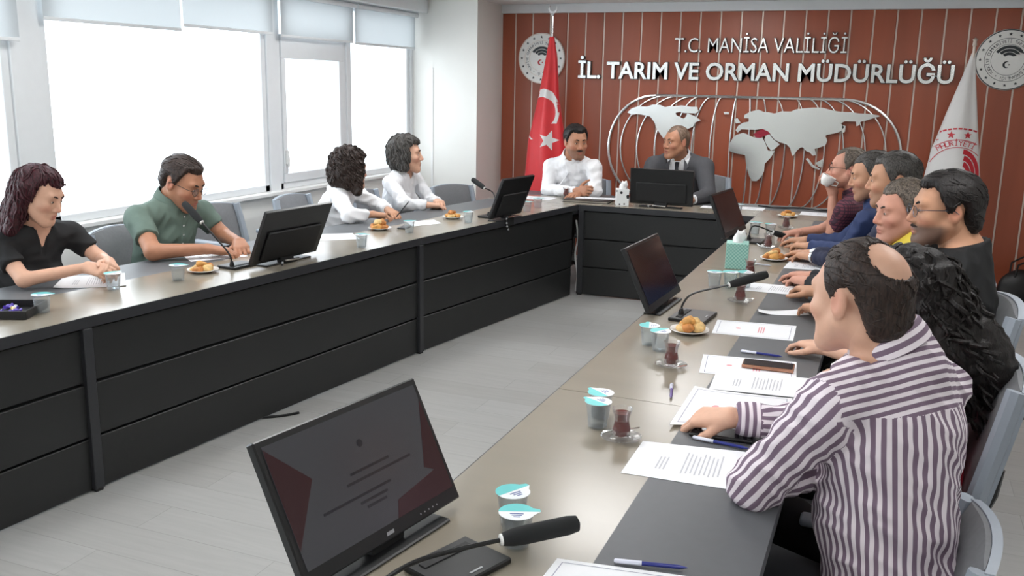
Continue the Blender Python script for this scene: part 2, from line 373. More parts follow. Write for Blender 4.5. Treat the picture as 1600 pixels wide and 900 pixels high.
sign('wall_lettering', 'T.C. MANİSA VALİLİĞİ', -1.935, -.44, 1.976, .125, -.008, 'thin polished steel letters forming the upper line on the red wall')
sign('wall_lettering', 'İL. TARIM VE ORMAN MÜDÜRLÜĞÜ', -2.86, .42, 1.735, .15, .018, 'bold polished steel letters forming the long lower line on the red wall')

wm = tag(empty('world_map_relief', (0, YW, 0)), 'polished steel world map relief with curved meridian bars on the red wall', 'wall art')
for nm, poly in (('north_america', MAP_NA), ('south_america', MAP_SA), ('eurasia', MAP_EU), ('arabia', MAP_AR), ('africa', MAP_AF), ('island', MAP_ID), ('island', MAP_BO), ('island', MAP_JP), ('island', MAP_UK), ('island', MAP_IC)):
    Geo().prism(poly, .030, .048, 0, WALLM).build(nm, M_CHROME, wm)
M_DKRED = mat('enamel_red', (160, 26, 52), .35)
t_ = Geo().prism(MAP_TR, .044, .054, 0, WALLM).build('red_country', M_DKRED, wm); t_['label'] = 'small dark red country shape'
zc_, hz = 1.10, .485
for i, ((xt, zt), (xm, zm)) in enumerate(zip(TOPS, MIDS)):
    pts = []
    for k in range(25):
        a = -PI/2+PI*k/24
        s = 1-math.cos(a)**1.0
        x = xm+(xt-xm)*(1-math.cos(a)) if True else xm
        pts.append((x, -.02, zc_+hz*math.sin(a)))
    out = i in (0, len(TOPS)-1)
    Geo().tube(pts, .013 if out else .007, 6).build('outer_frame_bar' if out else 'meridian_bar', M_CHROME, wm, True)
for zz in (zc_+hz, zc_-hz):
    Geo().tube([(TOPS[0][0], -.02, zz), (TOPS[-1][0], -.02, zz)], .013, 6).build('outer_frame_bar', M_CHROME, wm, True)

def star(r, n=5, k=.42, rot=PI/2): return [((r if i % 2 == 0 else r*k)*math.cos(rot+PI*i/n), (r if i % 2 == 0 else r*k)*math.sin(rot+PI*i/n)) for i in range(2*n)]
def ring2(r0, r1, n=64): return r0, r1, n
def add_ring(g, r0, r1, z0, z1, n=64, mx=None, mi=0):
    V = []; F = []
    for i in range(n):
        a = 2*PI*i/n; c, s = math.cos(a), math.sin(a)
        V += [(r0*c, r0*s, z0), (r1*c, r1*s, z0), (r1*c, r1*s, z1), (r0*c, r0*s, z1)]
    for i in range(n):
        j = (i+1) % n
        for a, b_ in ((0, 1), (1, 2), (2, 3), (3, 0)): F.append((i*4+a, i*4+b_, j*4+b_, j*4+a))
    g.add(V, F, mi, mx)
def crescent(r, ri, off, n=28):
    # outline of a crescent open to +x
    tip = math.acos(max(-1, min(1, (r*r+off*off-ri*ri)/(2*r*off))))
    o = [(r*math.cos(t), r*math.sin(t)) for t in np.linspace(tip, 2*PI-tip, n)]
    a0 = math.atan2(o[-1][1], o[-1][0]-off); a1 = math.atan2(o[0][1], o[0][0]-off)
    a0 = a0 % (2*PI); 
    return o+[(off+ri*math.cos(t), ri*math.sin(t)) for t in np.linspace(a0, a1, n)][1:-1]
def leaf_bands(R):
    """three curved bands sweeping up to the right like furrows: list of outlines"""
    out = []
    for k in range(3):
        r0 = R*(.40+.24*k); r1 = R*(.60+.24*k)
        a0, a1 = math.radians(38-5*k), math.radians(132+6*k)
        c = (.12*R, -.42*R)
        o = [(c[0]+r1*math.cos(t), c[1]+r1*math.sin(t)) for t in np.linspace(a0, a1, 14)]
        i_ = [(c[0]+r0*math.cos(t), c[1]+r0*math.sin(t)) for t in np.linspace(a1, a0+.25, 14)]
        out.append(o+i_)
    return out
RTEXT = 'TÜRKİYE CUMHURİYETİ TARIM VE ORMAN BAKANLIĞI • '
def ring_text(g, r, h, z0, mx, mi=0):
    n = len(RTEXT)
    for i, c in enumerate(RTEXT):
        if c == ' ': continue
        a = PI/2+PI*.75-2*PI*i/n
        V, F, x1, x0 = glyph(c, .0, .004)
        L = mx @ T(r*math.cos(a), r*math.sin(a), z0) @ RZ(a-PI/2) @ Matrix.Scale(h*1.4, 4) @ T(-(x0+x1)/2, 0, 0)
        g.add(V, F, mi, L)
M_EMBW = mat('emblem_white', (226, 226, 222), .3, metal=.2, var=.02)
M_EMBD = mat('emblem_dark', (36, 44, 48), .4)
M_EMBR = mat('emblem_red', (190, 30, 45), .4)
def emblem(x, z, R, label, dark_crescent):
    e = tag(empty('round_emblem', (x, YW, z)), label, 'emblem', 'round emblems on the red wall')
    Geo().lathe([(R*.985, 0), (R, .006), (R, .022), (R*.985, .026), (.001, .026)], 72, 0, WALLM).build('disc', M_EMBW, e, 30)
    g = Geo(); add_ring(g, R*.955, R*.985, .026, .0295, 72, WALLM); add_ring(g, R*.70, R*.715, .026, .0285, 64, WALLM); add_ring(g, R*.50, R*.512, .026, .0285, 64, WALLM)
    g.build('ring', M_EMBD if dark_crescent else M_STRIP, e)
    for k in range(16):
        a = 2*PI*k/16+PI/2
        Geo().prism(star(R*.058), .026, .0305, 0, WALLM @ T(R*.835*math.cos(a), R*.835*math.sin(a), 0)).build('star', M_EMBD, e)
    g = Geo(); ring_text(g, R*.56, R*.10, .028, WALLM); g.build('ring_lettering', M_EMBD, e)['kind'] = 'stuff'
    for b_ in leaf_bands(R*.47): Geo().prism([(p[0]-R*.03, p[1]+R*.16) for p in b_], .026, .031, 0, WALLM).build('furrow', M_EMBD, e)
    mm = WALLM @ T(-R*.03, -R*.16, 0)
    Geo().prism(crescent(R*.11, R*.088, R*.045), .026, .031, 0, mm).build('crescent', M_EMBD if dark_crescent else M_EMBR, e)
    Geo().prism(star(R*.035, rot=PI), .026, .031, 0, mm @ T(R*.085, 0, 0)).build('small_star', M_EMBD if dark_crescent else M_EMBR, e)
emblem(-3.24, 1.912, .24, 'round white emblem half hidden behind the red flag', False)
emblem(.805, 1.93, .243, 'round silver emblem at the right above the white flag', True)

# draped flags: a folded cone of cloth hanging from a pole
class Flag:
    def __init__(s, keys, y, depth, nf, amp): s.k = keys; s.y = y; s.d = depth; s.nf = nf; s.amp = amp
    def lr(s, z):
        k = s.k
        for i in range(len(k)-1):
            if z >= k[i+1][0] or i == len(k)-2:
                t = (k[i][0]-z)/(k[i][0]-k[i+1][0]); 
                return k[i][1]+(k[i+1][1]-k[i][1])*t, k[i][2]+(k[i+1][2]-k[i][2])*t
    def front(s, x, z):
        l, r = s.lr(z); c, w_ = (l+r)/2, (r-l)/2+1e-5
        a = max(-.999, min(.999, (x-c)/w_)); zt = s.k[0][0]
        sc = min(1, (zt-z)/.5)
        return s.y-s.d*w_*math.sqrt(1-a*a)-s.amp*sc*math.sin(s.nf*a+2*a*a+z*1.2)*math.sqrt(1-a*a)
    def cloth(s, name, m, parent):
        V = []; F = []; nz, na = 44, 48; z0, z1 = s.k[0][0], s.k[-1][0]
        for j in range(nz+1):
            z = z0+(z1-z0)*j/nz; l, r = s.lr(z); c, w_ = (l+r)/2, (r-l)/2
            for i in range(na):
                t = 2*PI*i/na; x = c-w_*math.cos(t)
                y = s.front(x, z) if math.sin(t) >= 0 else s.y+s.d*.6*w_*abs(math.sin(t))
                V.append((x, y, z))
        for j in range(nz):
            for i in range(na):
                q = (i+1) % na; F.append((j*na+i, (j+1)*na+i, (j+1)*na+q, j*na+q))
        F.append(tuple(range(na))); F.append(tuple(range((nz+1)*na-1, nz*na-1, -1)))
        return Geo().add(V, F).build(name, m, parent, 60)
    def drape(s, name, poly, m, parent, cut=.012, clip=True, off=.0035, h=None):
        """flat print laid on the cloth: outline cut small and pressed onto the front surface"""
        bm = bmesh.new(); vs = [bm.verts.new((x, 0, z)) for x, z in poly]
        bm.faces.new(vs).normal_update(); bmesh.ops.triangulate(bm, faces=bm.faces[:])
        for _ in range(4):
            ee = [e for e in bm.edges if e.calc_length() > cut*2]
            if not ee: break
            bmesh.ops.subdivide_edges(bm, edges=ee, cuts=1); bm.normal_update(); bmesh.ops.triangulate(bm, faces=bm.faces[:])
        if clip:
            bad = []
            for f in bm.faces:
                c = f.calc_center_median(); l, r = s.lr(c.z)
                if not (l+.012 < c.x < r-.012) or c.z < s.k[-1][0]+.02: bad.append(f)
            bmesh.ops.delete(bm, geom=bad, context='FACES')
        for v in bm.verts: v.co.y = s.front(v.co.x, v.co.z)-off
        if not bm.faces: bm.free(); return None
        return Geo().bm(bm).build(name, m, parent, 60)
M_FLAGR = mat('red_satin', (214, 28, 38), .45, var=.05, scale=8, sheen=.3)
M_FLAGW = mat('white_satin', (222, 220, 218), .5, var=.02, scale=8, sheen=.3)
M_FRED = mat('flag_print_red', (196, 36, 50), .5)
f1 = tag(empty('flag_on_pole', (0, 0, 0)), 'red flag with white crescent and star draped on a chrome pole', 'flag')
F1 = Flag([(2.10, -3.045, -3.0), (1.92, -3.075, -2.965), (1.56, -3.14, -2.935), (1.14, -3.235, -2.86), (.62, -3.275, -2.785), (.35, -3.28, -2.77)], 8.4, .5, 5.0, .022)
F1.cloth('cloth', M_FLAGR, f1)
F1.drape('crescent', [(-3.04+x, 1.41+z) for x, z in [( .155*math.cos(t)-.03, .215*math.sin(t)) for t in np.linspace(-.5, 2.75, 24)]+[(.135*math.cos(t)-.045, .145*math.sin(t)-.005) for t in np.linspace(2.75, -.75, 24)]], M_FLAGW, f1)
F1.drape('crescent_tip', [(-3.215, 1.19), (-3.19, 1.165), (-3.165, 1.155), (-3.19, 1.15), (-3.215, 1.165)], M_FLAGW, f1)
F1.drape('star', [(-2.998+x, 1.15+z) for x, z in star(.10, k=.4, rot=PI/2-.25)], M_FLAGW, f1)
Geo().tube([(-3.02, 8.4, .02), (-3.02, 8.4, 2.30)], .012, 10).build('pole', M_CHROME2, f1, True)
Geo().lathe([(.16, 0), (.16, .02), (.05, .035), (.02, .06)], 24, 0, T(-3.02, 8.4, 0)).build('pole_base', M_CHROME2, f1, 30)
g = Geo(); g.prism(crescent(.042, .034, .012), -.003, .003, 0, T(-3.02, 8.4, 2.345) @ WALLM @ RZ(PI/2)); g.ball((-3.02, 8.4, 2.295), .016); g.build('finial', M_CHROME2, f1, 30)
f2 = tag(empty('flag_on_pole', (0, 0, 0)), 'white flag with a red round emblem draped on a pole at the right', 'flag')
F2 = Flag([(1.97, .515, .545), (1.80, .47, .565), (1.53, .39, .605), (1.2, .30, .655), (.86, .255, .705), (.4, .22, .74)], 8.4, .5, 3.0, .014)
F2.cloth('cloth', M_FLAGW, f2)
ex, ez, er = .495, 1.02, .36
for k in range(60):
    a = 2*PI*k/60
    F2.drape('dotted_ring', [(ex+er*math.cos(a+d)*r_, ez+er*math.sin(a+d)*r_) for d, r_ in ((-.04, .985), (.04, .985), (.04, 1.02), (-.04, 1.02))], M_FRED, f2)
for k in range(16):
    a = PI/2+.2+2*PI*k/16
    F2.drape('star', [(ex+er*.875*math.cos(a)+x, ez+er*.875*math.sin(a)+z) for x, z in star(.032)], M_FRED, f2)
n = len(RTEXT)
for i, c in enumerate(RTEXT):
    if c == ' ': continue
    a = PI/2+PI*.62-2*PI*i/n
    V, F, x1, x0 = glyph(c, .0, .0)
    L = T(ex+er*.63*math.cos(a), 0, ez+er*.63*math.sin(a)) @ RX(PI/2) @ RZ(a-PI/2) @ Matrix.Scale(.058, 4) @ T(-(x0+x1)/2, 0, 0)
    P2 = [L @ Vector(v) for v in V]
    if not all(F2.lr(p.z)[0]+.012 < p.x < F2.lr(p.z)[1]-.012 and p.z > .5 for p in P2): continue
    Geo().add([(p.x, F2.front(p.x, p.z)-.0035, p.z) for p in P2], F).build('print_letter', M_FRED, f2)
for rr in (.765, .60):
    F2.drape('ring', [(ex+er*rr*math.cos(t), ez+er*rr*math.sin(t)) for t in np.linspace(.2, PI-.2, 40)]+[(ex+er*(rr-.015)*math.cos(t), ez+er*(rr-.015)*math.sin(t)) for t in np.linspace(PI-.2, .2, 40)], M_FRED, f2)
for b_ in leaf_bands(.2): F2.drape('furrow', [(ex+.07+.72*(p[1]*.8+p[0]*.5), ez+.05+.9*(p[1]*.55-p[0]*.95)+.0) for p in b_], M_FRED, f2)
F2.drape('crescent', [(ex-.07+x, ez-.06+z) for x, z in crescent(.05, .04, .016)], M_FRED, f2)
Geo().tube([(.53, 8.4, .02), (.53, 8.4, 2.03)], .012, 10).build('pole', M_STRIP, f2, True)
Geo().lathe([(.16, 0), (.16, .02), (.05, .035), (.02, .06)], 24, 0, T(.53, 8.4, 0)).build('pole_base', M_CHROME2, f2, 30)
Geo().lathe([(.012, 2.02), (.018, 2.03), (.014, 2.06), (.02, 2.075), (.001, 2.09)], 12, 0, T(.53, 8.4, 0)).build('finial', M_STRIP, f2, True)

# ------------------------------------------------------------------ conference tables
TZ = .735
def table(label, p0, p1, o0, o1, pad=.59, posts=(), L_panel=None, start=0.0):
    """inner edge p0->p1 (towards the middle of the room), outer edge o0->o1 (where people sit)"""
    p0, p1, o0, o1 = [Vector(v) for v in (p0, p1, o0, o1)]
    d = p1-p0; L = d.length; ang = math.atan2(d.y, d.x)
    e = empty('conference_table', (p0.x, p0.y, 0), ang); tag(e, label, 'table', 'conference table modules')
    R = Matrix.Rotation(-ang, 2); l = lambda v: tuple(R @ (v-p0))
    s = 1 if l(o0)[1] > 0 else -1
    P0, P1, Q0, Q1 = [Vector(l(v)) for v in (p0, p1, o0, o1)]
    mid0, mid1 = P0.lerp(Q0, pad), P1.lerp(Q1, pad); in0, in1 = P0+Vector((0, .004*s)), P1+Vector((0, .004*s))
    Geo().prism([tuple(v) for v in (in0, in1, mid1, mid0)], TZ-.04, TZ).build('tabletop', M_BEIGE, e)
    Geo().prism([tuple(v) for v in (mid0, mid1, Q1, Q0)], TZ-.04, TZ).build('desk_pad', M_GREYTOP, e)
    def bar(name, x0, x1, y, z0, z1, m, r=.002):
        y0, y1 = sorted((s*y[0], s*y[1])); return Geo().rbox(x0, x1, y0, y1, z0, z1, r, 1).build(name, m, e)
    bar('edge_band', 0, L, (.0, .004), TZ-.045, TZ-.0005, M_EDGE, .001)
    h = (TZ-.05)/3; LP = L_panel or L
    for k in range(3):
        bar('board', start+.005, LP-.005, (.018-.003*(k % 2), .036), .008+h*k, .008+h*(k+1)-.011, M_ANTH, .003)
    bar('backing_panel', start+.01, LP-.01, (.037, .042), .02, TZ-.05, M_BLACKM, .001)
    for q in posts:
        x = start if q == 0 else L
        bar('post', x-.022, x+.022, (-.004, .04), .012, TZ-.046, M_EDGE, .003)
        bar('foot', x-.018, x+.018, (.0, .035), .0, .012, M_BLACK, .002)
    for x in (start+.06, LP-.06):
        bar('side_panel', x-.012, x+.012, (.06, .50), .0, TZ-.042, M_ANTH, .002)
    return e
A0, A1, A2, A3 = (-3.02, .75), (-2.868, 2.655), (-2.605, 4.985), (-2.268, 7.027)
O0, O1, O2, O3 = (-3.768, .81), (-3.614, 2.75), (-3.348, 5.09), (-3.05, 7.027)
table('long dark table module nearest the camera on the window side', A0, A1, O0, O1, posts=(1,))
table('middle dark table module on the window side below the green polo man', A1, A2, O1, O2, posts=(1,))
table('far dark table module on the window side by the women in white', A2, A3, O2, O3, L_panel=2.02)
table('dark head table in front of the red wall', (-3.05, 7.03), (-.893, 7.03), (-3.05, 7.77), (-.893, 7.77), posts=(0,), start=.81)
table('taupe corner table between the head table and the right side', (-.89, 7.03), (-.157, 7.03), (-.89, 7.77), (-.157, 7.77))
table('taupe topped table module nearest the camera on the right side', (-.893, .3), (-.893, 2.62), (-.157, .3), (-.157, 2.62), pad=.577, posts=(0, 1))
table('taupe topped table module in the middle of the right side', (-.893, 2.623), (-.893, 4.85), (-.157, 2.623), (-.157, 4.85), pad=.577, posts=(1,))
table('taupe topped table module at the far end of the right side', (-.893, 4.853), (-.893, 7.027), (-.157, 4.853), (-.157, 7.027), pad=.577)
# ------------------------------------------------------------------ chairs
M_CHF = mat('grey_upholstery', (122, 123, 126), .8, var=.05, scale=60, bump=.1, bscale=900)
M_CHS = mat('light_grey_shell', (158, 166, 176), .5, var=.02)
def back_surface(u, v, off=0.0):
    w_ = .255*(1-.10*v**2)
    x = u*w_
    y = -.245-.09*v-.032*(1-u*u)-off
    z = .47+.43*v-.02*v*u*u
    return (x, y, z)
def slab(f0, f1, nu=10, nv=8):
    V = []; F = []
    for f in (f0, f1):
        for j in range(nv+1):
            for i in range(nu+1): V.append(f(-1+2*i/nu, j/nv))
    n1 = (nu+1)*(nv+1); I = lambda k, i, j: k*n1+j*(nu+1)+i
    for j in range(nv):
        for i in range(nu):
            F.append((I(0, i, j), I(0, i+1, j), I(0, i+1, j+1), I(0, i, j+1)))
            F.append((I(1, i, j), I(1, i, j+1), I(1, i+1, j+1), I(1, i+1, j)))
    for j in range(nv):
        F.append((I(0, 0, j), I(0, 0, j+1), I(1, 0, j+1), I(1, 0, j))); F.append((I(0, nu, j), I(1, nu, j), I(1, nu, j+1), I(0, nu, j+1)))
    for i in range(nu):
        F.append((I(0, i, 0), I(1, i, 0), I(1, i+1, 0), I(0, i+1, 0))); F.append((I(0, i, nv), I(0, i+1, nv), I(1, i+1, nv), I(1, i, nv)))
    return V, F
def make_chair():
    e = empty('conference_chair')
    pad = lambda u, v: back_surface(u*.91, .02+v*.97, -.045*(1-.75*abs(u)**6)*(1-.7*abs(2*v-1)**8))
    V, F = slab(lambda u, v: back_surface(u*.91, .02+v*.97, .0), pad)
    Geo().add(V, F).build('back_cushion', M_CHF, e, 50)
    V, F = slab(lambda u, v: back_surface(u, v, .026), lambda u, v: back_surface(u, v, .001))
    Geo().add(V, F).build('back_shell', M_CHS, e, 50)
    for m in (-1, 1):
        Geo().tube([tuple(Vector(back_surface(m*.985, v, .0))+Vector((m*.006, .012, 0))) for v in np.linspace(.0, 1, 9)], .026, 8).build('shell_rim', M_CHS, e, True)
    Geo().rbox(-.245, .245, -.24, .25, .395, .465, .028, 3).build('seat', M_CHF, e, 50)
    Geo().rbox(-.225, .225, -.22, .22, .375, .394, .008, 2).build('seat_shell', M_CHS, e, 50)
    Geo().tube([(0, -.2, .385), (0, -.31, .40), (0, -.345, .50), (0, -.36, .58)], [.022, .022, .018, .012], 8).build('back_bracket', M_BLACK, e, True)
    for m in (-1, 1):
        a = Geo().tube([(m*.235, -.10, .40), (m*.275, -.10, .45), (m*.28, -.06, .69)], .014, 8).build('arm_support', M_BLACK, e, True)
        Geo().rbox(m*.28-.032, m*.28+.032, -.17, .13, .685, .715, .012, 3).build('armrest', M_CHS, e, 50)
    Geo().lathe([(.03, .08), (.03, .22), (.02, .22), (.02, .375)], 14).build('column', M_CHROME2, e, 40)
    for k in range(5):
        a = 2*PI*k/5+.3; c, s = math.cos(a), math.sin(a)
        l = Geo().tube([(0, 0, .10), (.15*c, .15*s, .09), (.29*c, .29*s, .066)], [.026, .02, .013], 8).build('base_leg', M_BLACK, e, True)
        Geo().lathe([(.002, -.012), (.026, -.012), (.028, 0), (.026, .012), (.002, .012)], 12, 0, T(.29*c, .29*s, .028) @ RZ(a+PI/2) @ RY(PI/2)).build('caster', M_BLACKM, l, True)
    return e
CHAIR = make_chair(); first = [True]
def chair(x, y, face, label, s=1.0):
    """face = compass angle of the sitter, degrees from +x"""
    o = CHAIR if first[0] else copy_tree(CHAIR); first[0] = False
    o.location = (x, y, 0); o.rotation_euler[2] = math.radians(face-90); o.scale = (s, s, s)
    tag(o, label, 'chair', 'grey upholstered conference chairs')

# ------------------------------------------------------------------ monitors
M_SCR = mat('dark_screen', (26, 26, 30), .14, var=.02)
M_SLIDE = emit_mat('slide_grey', (70, 70, 74), .55, (14, 14, 15))
M_SLRED = emit_mat('slide_dark_red', (58, 22, 28), .5, (12, 8, 8))
M_SLINK = emit_mat('slide_ink', (44, 44, 50), .4, (10, 10, 11))
M_SILV = mat('silver_plastic', (170, 172, 175), .3, metal=.5)
def monitor(label, x, y, rz, tilt, lift=.022, slide=False, w_=.475, h=.285):
    e = tag(empty('pop_up_monitor', (x, y, TZ), math.radians(rz)), label, 'monitor', 'pop up monitors on the tables')
    m = T(0, 0, lift) @ RX(-tilt)
    Geo().rbox(-w_/2, w_/2, -.008, .014, 0, h, .003, 1, 0, m).build('housing', M_BLACK, e)
    Geo().rbox(-w_/2+.05, w_/2-.05, .014, .028, .02, h*.62, .005, 1, 0, m).build('rear_cover', M_BLACKM, e)
    sc = Geo().box(-w_/2+.014, w_/2-.014, -.0098, -.0082, .03, h-.014, 0, m).build('screen', M_SLIDE if slide else M_SCR, e)
    if slide:
        def fl(name, poly, mt, off): Geo().prism(poly, 0, .0004, 0, m @ T(0, -off, 0) @ RX(PI/2)).build(name, mt, sc)
        W, H0, H1 = w_/2-.014, .03, h-.014; X = lambda t: -W+2*W*t; Z = lambda t: H0+(H1-H0)*t
        fl('slide_shape', [(X(0), Z(.98)), (X(.19), Z(.62)), (X(.0), Z(.16))], M_SLRED, .0100)
        fl('slide_shape', [(X(1), Z(.86)), (X(.86), Z(.28)), (X(.92), Z(.22)), (X(.62), Z(.14)), (X(.58), Z(0)), (X(1), Z(0))], M_SLRED, .0100)
        fl('slide_emblem', [(X(.52)+.008*math.cos(t), Z(.72)+.008*math.sin(t)) for t in np.linspace(0, 2*PI, 12, False)], M_SLINK, .0102)
        for a, b_, zt in ((.40, .66, .50), (.36, .80, .43), (.18, .62, .31), (.40, .58, .25), (.43, .56, .20)):
            fl('slide_text_line', [(X(a), Z(zt)), (X(b_), Z(zt)), (X(b_), Z(zt+.022)), (X(a), Z(zt+.022))], M_SLINK, .0102)
        fl('bezel_logo', [(-.01, .010), (.012, .010), (.014, .017), (-.008, .017)], M_SILV, .0085)
        for k in range(5): fl('bezel_button', [(.10+.014*k, .012), (.103+.014*k, .012), (.103+.014*k, .015), (.10+.014*k, .015)], M_SILV, .0085)
    Geo().rbox(-.17, .17, -.03, .045, 0, .008, .003, 1).build('lift_slot', M_BLACK, e)
    Geo().rbox(-.05, .05, .0, .03, .006, lift+.02, .003, 1).build('lift_bracket', M_BLACKM, e)
    g = Geo().rbox(-.045, .05, .032, .055, -.045, .012, .004, 1); g.build('clamp', M_BLACKM, e)
    g = Geo().tube([(-.05, .062, .015), (.055, .062, .02)], .006, 8)
    g.build('clamp_bar', M_CHROME2, e, True)
    Geo().tube([(.05, .05, .02), (.085, .07, .012), (.10, .082, -.02), (.09, .085, -.05), (.06, .08, -.07)], .004, 6).build('cable', M_BLACK, e, True)
    for k, (a, b_, c) in enumerate(((.084, .07, .012), (.099, .082, -.014), (.097, .084, -.036), (.082, .084, -.058))):
        Geo().ball((a, b_, c), .0075, 8).build('cable_bead', M_SILV, e, True)
    return e
monitor('large near monitor showing a grey and dark red slide', -.862, 1.508, 80, .47, slide=True)
monitor('dark monitor beside the pastry plate on the right table', -.838, 3.86, 87, .45)
monitor('pale reflecting monitor at the far end of the right table', -.87, 5.97, 83, .40)
monitor('black monitor back in front of the man in the green polo', -2.885, 3.97, -96, .42, w_=.50, h=.30)
monitor('black monitor back at the far end of the window side table', -2.48, 6.0, -99, .38, w_=.42, h=.30)
monitor('black monitor back on the head table before the man in the suit', -1.637, 7.19, 180, .10, w_=.50, h=.28)

# ------------------------------------------------------------------ gooseneck microphones
M_FOAM = mat('mic_foam', (24, 26, 27), .85, bump=.3, bscale=900)
def curve_pts(pts, n=6):
    P = [Vector(p) for p in pts]; out = []
    for i in range(len(P)-1):
        p0, p1, p2, p3 = P[max(i-1, 0)], P[i], P[i+1], P[min(i+2, len(P)-1)]
        for k in range(n):
            t = k/n
            out.append(.5*((2*p1)+(p2-p0)*t+(2*p0-5*p1+4*p2-p3)*t*t+(3*p1-p0-3*p2+p3)*t**3))
    return out+[P[-1]]
def mic(label, pts, plate, prz, psz=(.15, .12), wedge=True):
    """pts: neck points from base to the start of the capsule, then the capsule tip"""
    e = tag(empty('gooseneck_microphone', (plate[0], plate[1], TZ), math.radians(prz)), label, 'microphone', 'gooseneck microphones')
    inv = (T(plate[0], plate[1], TZ) @ RZ(math.radians(prz))).inverted()
    L = [inv @ Vector(p) for p in pts]
    b_ = Geo().rbox(-psz[0]/2, psz[0]/2, -psz[1]/2, psz[1]/2, 0, .014, .003, 1)
    b_ = b_.build('base', M_BLACK, e)
    Geo().rbox(-psz[0]*.38, psz[0]*.38, psz[1]*.18, psz[1]*.34, .0142, .0165, .001, 1).build('button_bar', M_BLACKM, b_)
    Geo().rbox(-psz[0]*.1, psz[0]*.1, -psz[1]*.40, -psz[1]*.36, .0142, .0152, .0004, 1).build('logo_mark', M_SILV, b_)
    Geo().lathe([(.012, 0), (.012, .012), (.007, .03)], 10, 0, T(*L[0])).build('socket', M_BLACK, e, True)
    Geo().tube(curve_pts(L[:-1]), .0045, 8).build('neck', M_BLACK, e, True)
    a, t = L[-2], L[-1]; d = (t-a)
    mm = T(*a) @ d.to_track_quat('Z', 'Y').to_matrix().to_4x4(); l = d.length
    Geo().lathe([(.006, -.004), (.0125, 0), (.0165, l*.12), (.0185, l*.3), (.0185, l*.85), (.0155, l*.97), (.005, l)], 16, 0, mm).build('foam_head', M_FOAM, e, True)
    Geo().lathe([(.009, -.006), (.0115, -.004), (.0115, .004), (.009, .006)], 14, 0, mm).build('light_ring', M_WHITE, e, True)
mic('near gooseneck microphone beside the large slide monitor', [(-.79, 1.28, .74), (-.78, 1.31, .775), (-.736, 1.36, .806), (-.688, 1.42, .812), (-.612, 1.5, .815), (-.492, 1.6, .828)], (-.705, 1.5), 70, (.17, .13))
mic('gooseneck microphone by the pastry plate on the right table', [(-.735, 3.70, .745), (-.734, 3.72, .789), (-.697, 3.76, .831), (-.57, 3.85, .861), (-.429, 3.95, .902)], (-.69, 3.72), 85, (.2, .15))
mic('gooseneck microphone raised to the mouth of the man in the green polo', [(-2.99, 3.69, .745), (-3.0, 3.69, .804), (-3.05, 3.666, .879), (-3.13, 3.65, .965), (-3.25, 3.667, 1.051)], (-3.0, 3.75), -96, (.17, .12))
mic('arched gooseneck microphone at the far end of the right table', [(-.764, 5.82, .748), (-.76, 5.84, .815), (-.725, 5.86, .831), (-.632, 5.92, .79), (-.557, 5.97, .76)], (-.73, 5.83), 85, (.17, .12))
mic('gooseneck microphone behind the far window side monitor', [(-2.60, 6.0, .745), (-2.56, 6.014, .836), (-2.6, 6.07, .904), (-2.66, 6.058, .934), (-2.78, 6.112, .986)], (-2.60, 6.02), -99, (.15, .11))
# ------------------------------------------------------------------ smooth implicit surfaces for bodies
f32 = np.float32
def A(v): return np.array(v, dtype=f32)
class Prim:
    """tapered capsule ('c') or ellipsoid ('e'); k = blend radius; sub = carve instead of add; cut = (point, normal)"""
    __slots__ = ('t', 'a', 'b', 'r1', 'r2', 'R', 'k', 'sub', 'cut')
    def __init__(s, t, a, b=None, r1=0, r2=0, R=None, k=.02, sub=False, cut=None):
        s.t = t; s.a = A(a); s.b = None if b is None else A(b); s.r1 = r1 if t == 'c' else A(r1); s.r2 = r2
        s.R = None if R is None else A(R); s.k = k; s.sub = sub; s.cut = cut
    def d(s, P):
        if s.t == 'c':
            ab = s.b-s.a; q = P-s.a; t = np.clip((q@ab)/max(float(ab@ab), 1e-9), 0, 1)
            q = q-t[..., None]*ab
            v = np.sqrt((q*q).sum(-1))-(s.r1+t*(s.r2-s.r1))
        else:
            q = P-s.a
            if s.R is not None: q = q@s.R
            q1 = q/s.r1; k0 = np.sqrt((q1*q1).sum(-1)); q2 = q1/s.r1; k1 = np.sqrt((q2*q2).sum(-1))+1e-9
            v = k0*(k0-1)/k1
        if s.cut is not None: v = np.maximum(v, (P-A(s.cut[0]))@A(s.cut[1]))
        return v
    def box(s):
        if s.t == 'c': r = max(s.r1, s.r2); return np.minimum(s.a, s.b)-r, np.maximum(s.a, s.b)+r
        r = float(s.r1.max()); return s.a-r, s.a+r
    def grown(s, g, k=None):
        return Prim(s.t, s.a, s.b, s.r1+g, s.r2+g, s.R, s.k if k is None else k, s.sub, s.cut)
def cap(a, b, r1, r2, k=.02, **kw): return Prim('c', a, b, r1, r2, None, k, **kw)
def ell(c, r, R=None, k=.02, **kw): return Prim('e', c, None, r, 0, R, k, **kw)
def smin(a, b, k):
    h = np.maximum(k-np.abs(a-b), 0)/k
    return np.minimum(a, b)-h*h*k*.25
def field(prims, P):
    d = np.full(P.shape[:-1], 1e3, f32)
    for p in prims:
        v = p.d(P)
        d = -smin(-d, v, p.k) if p.sub else smin(d, v, p.k)
    return d
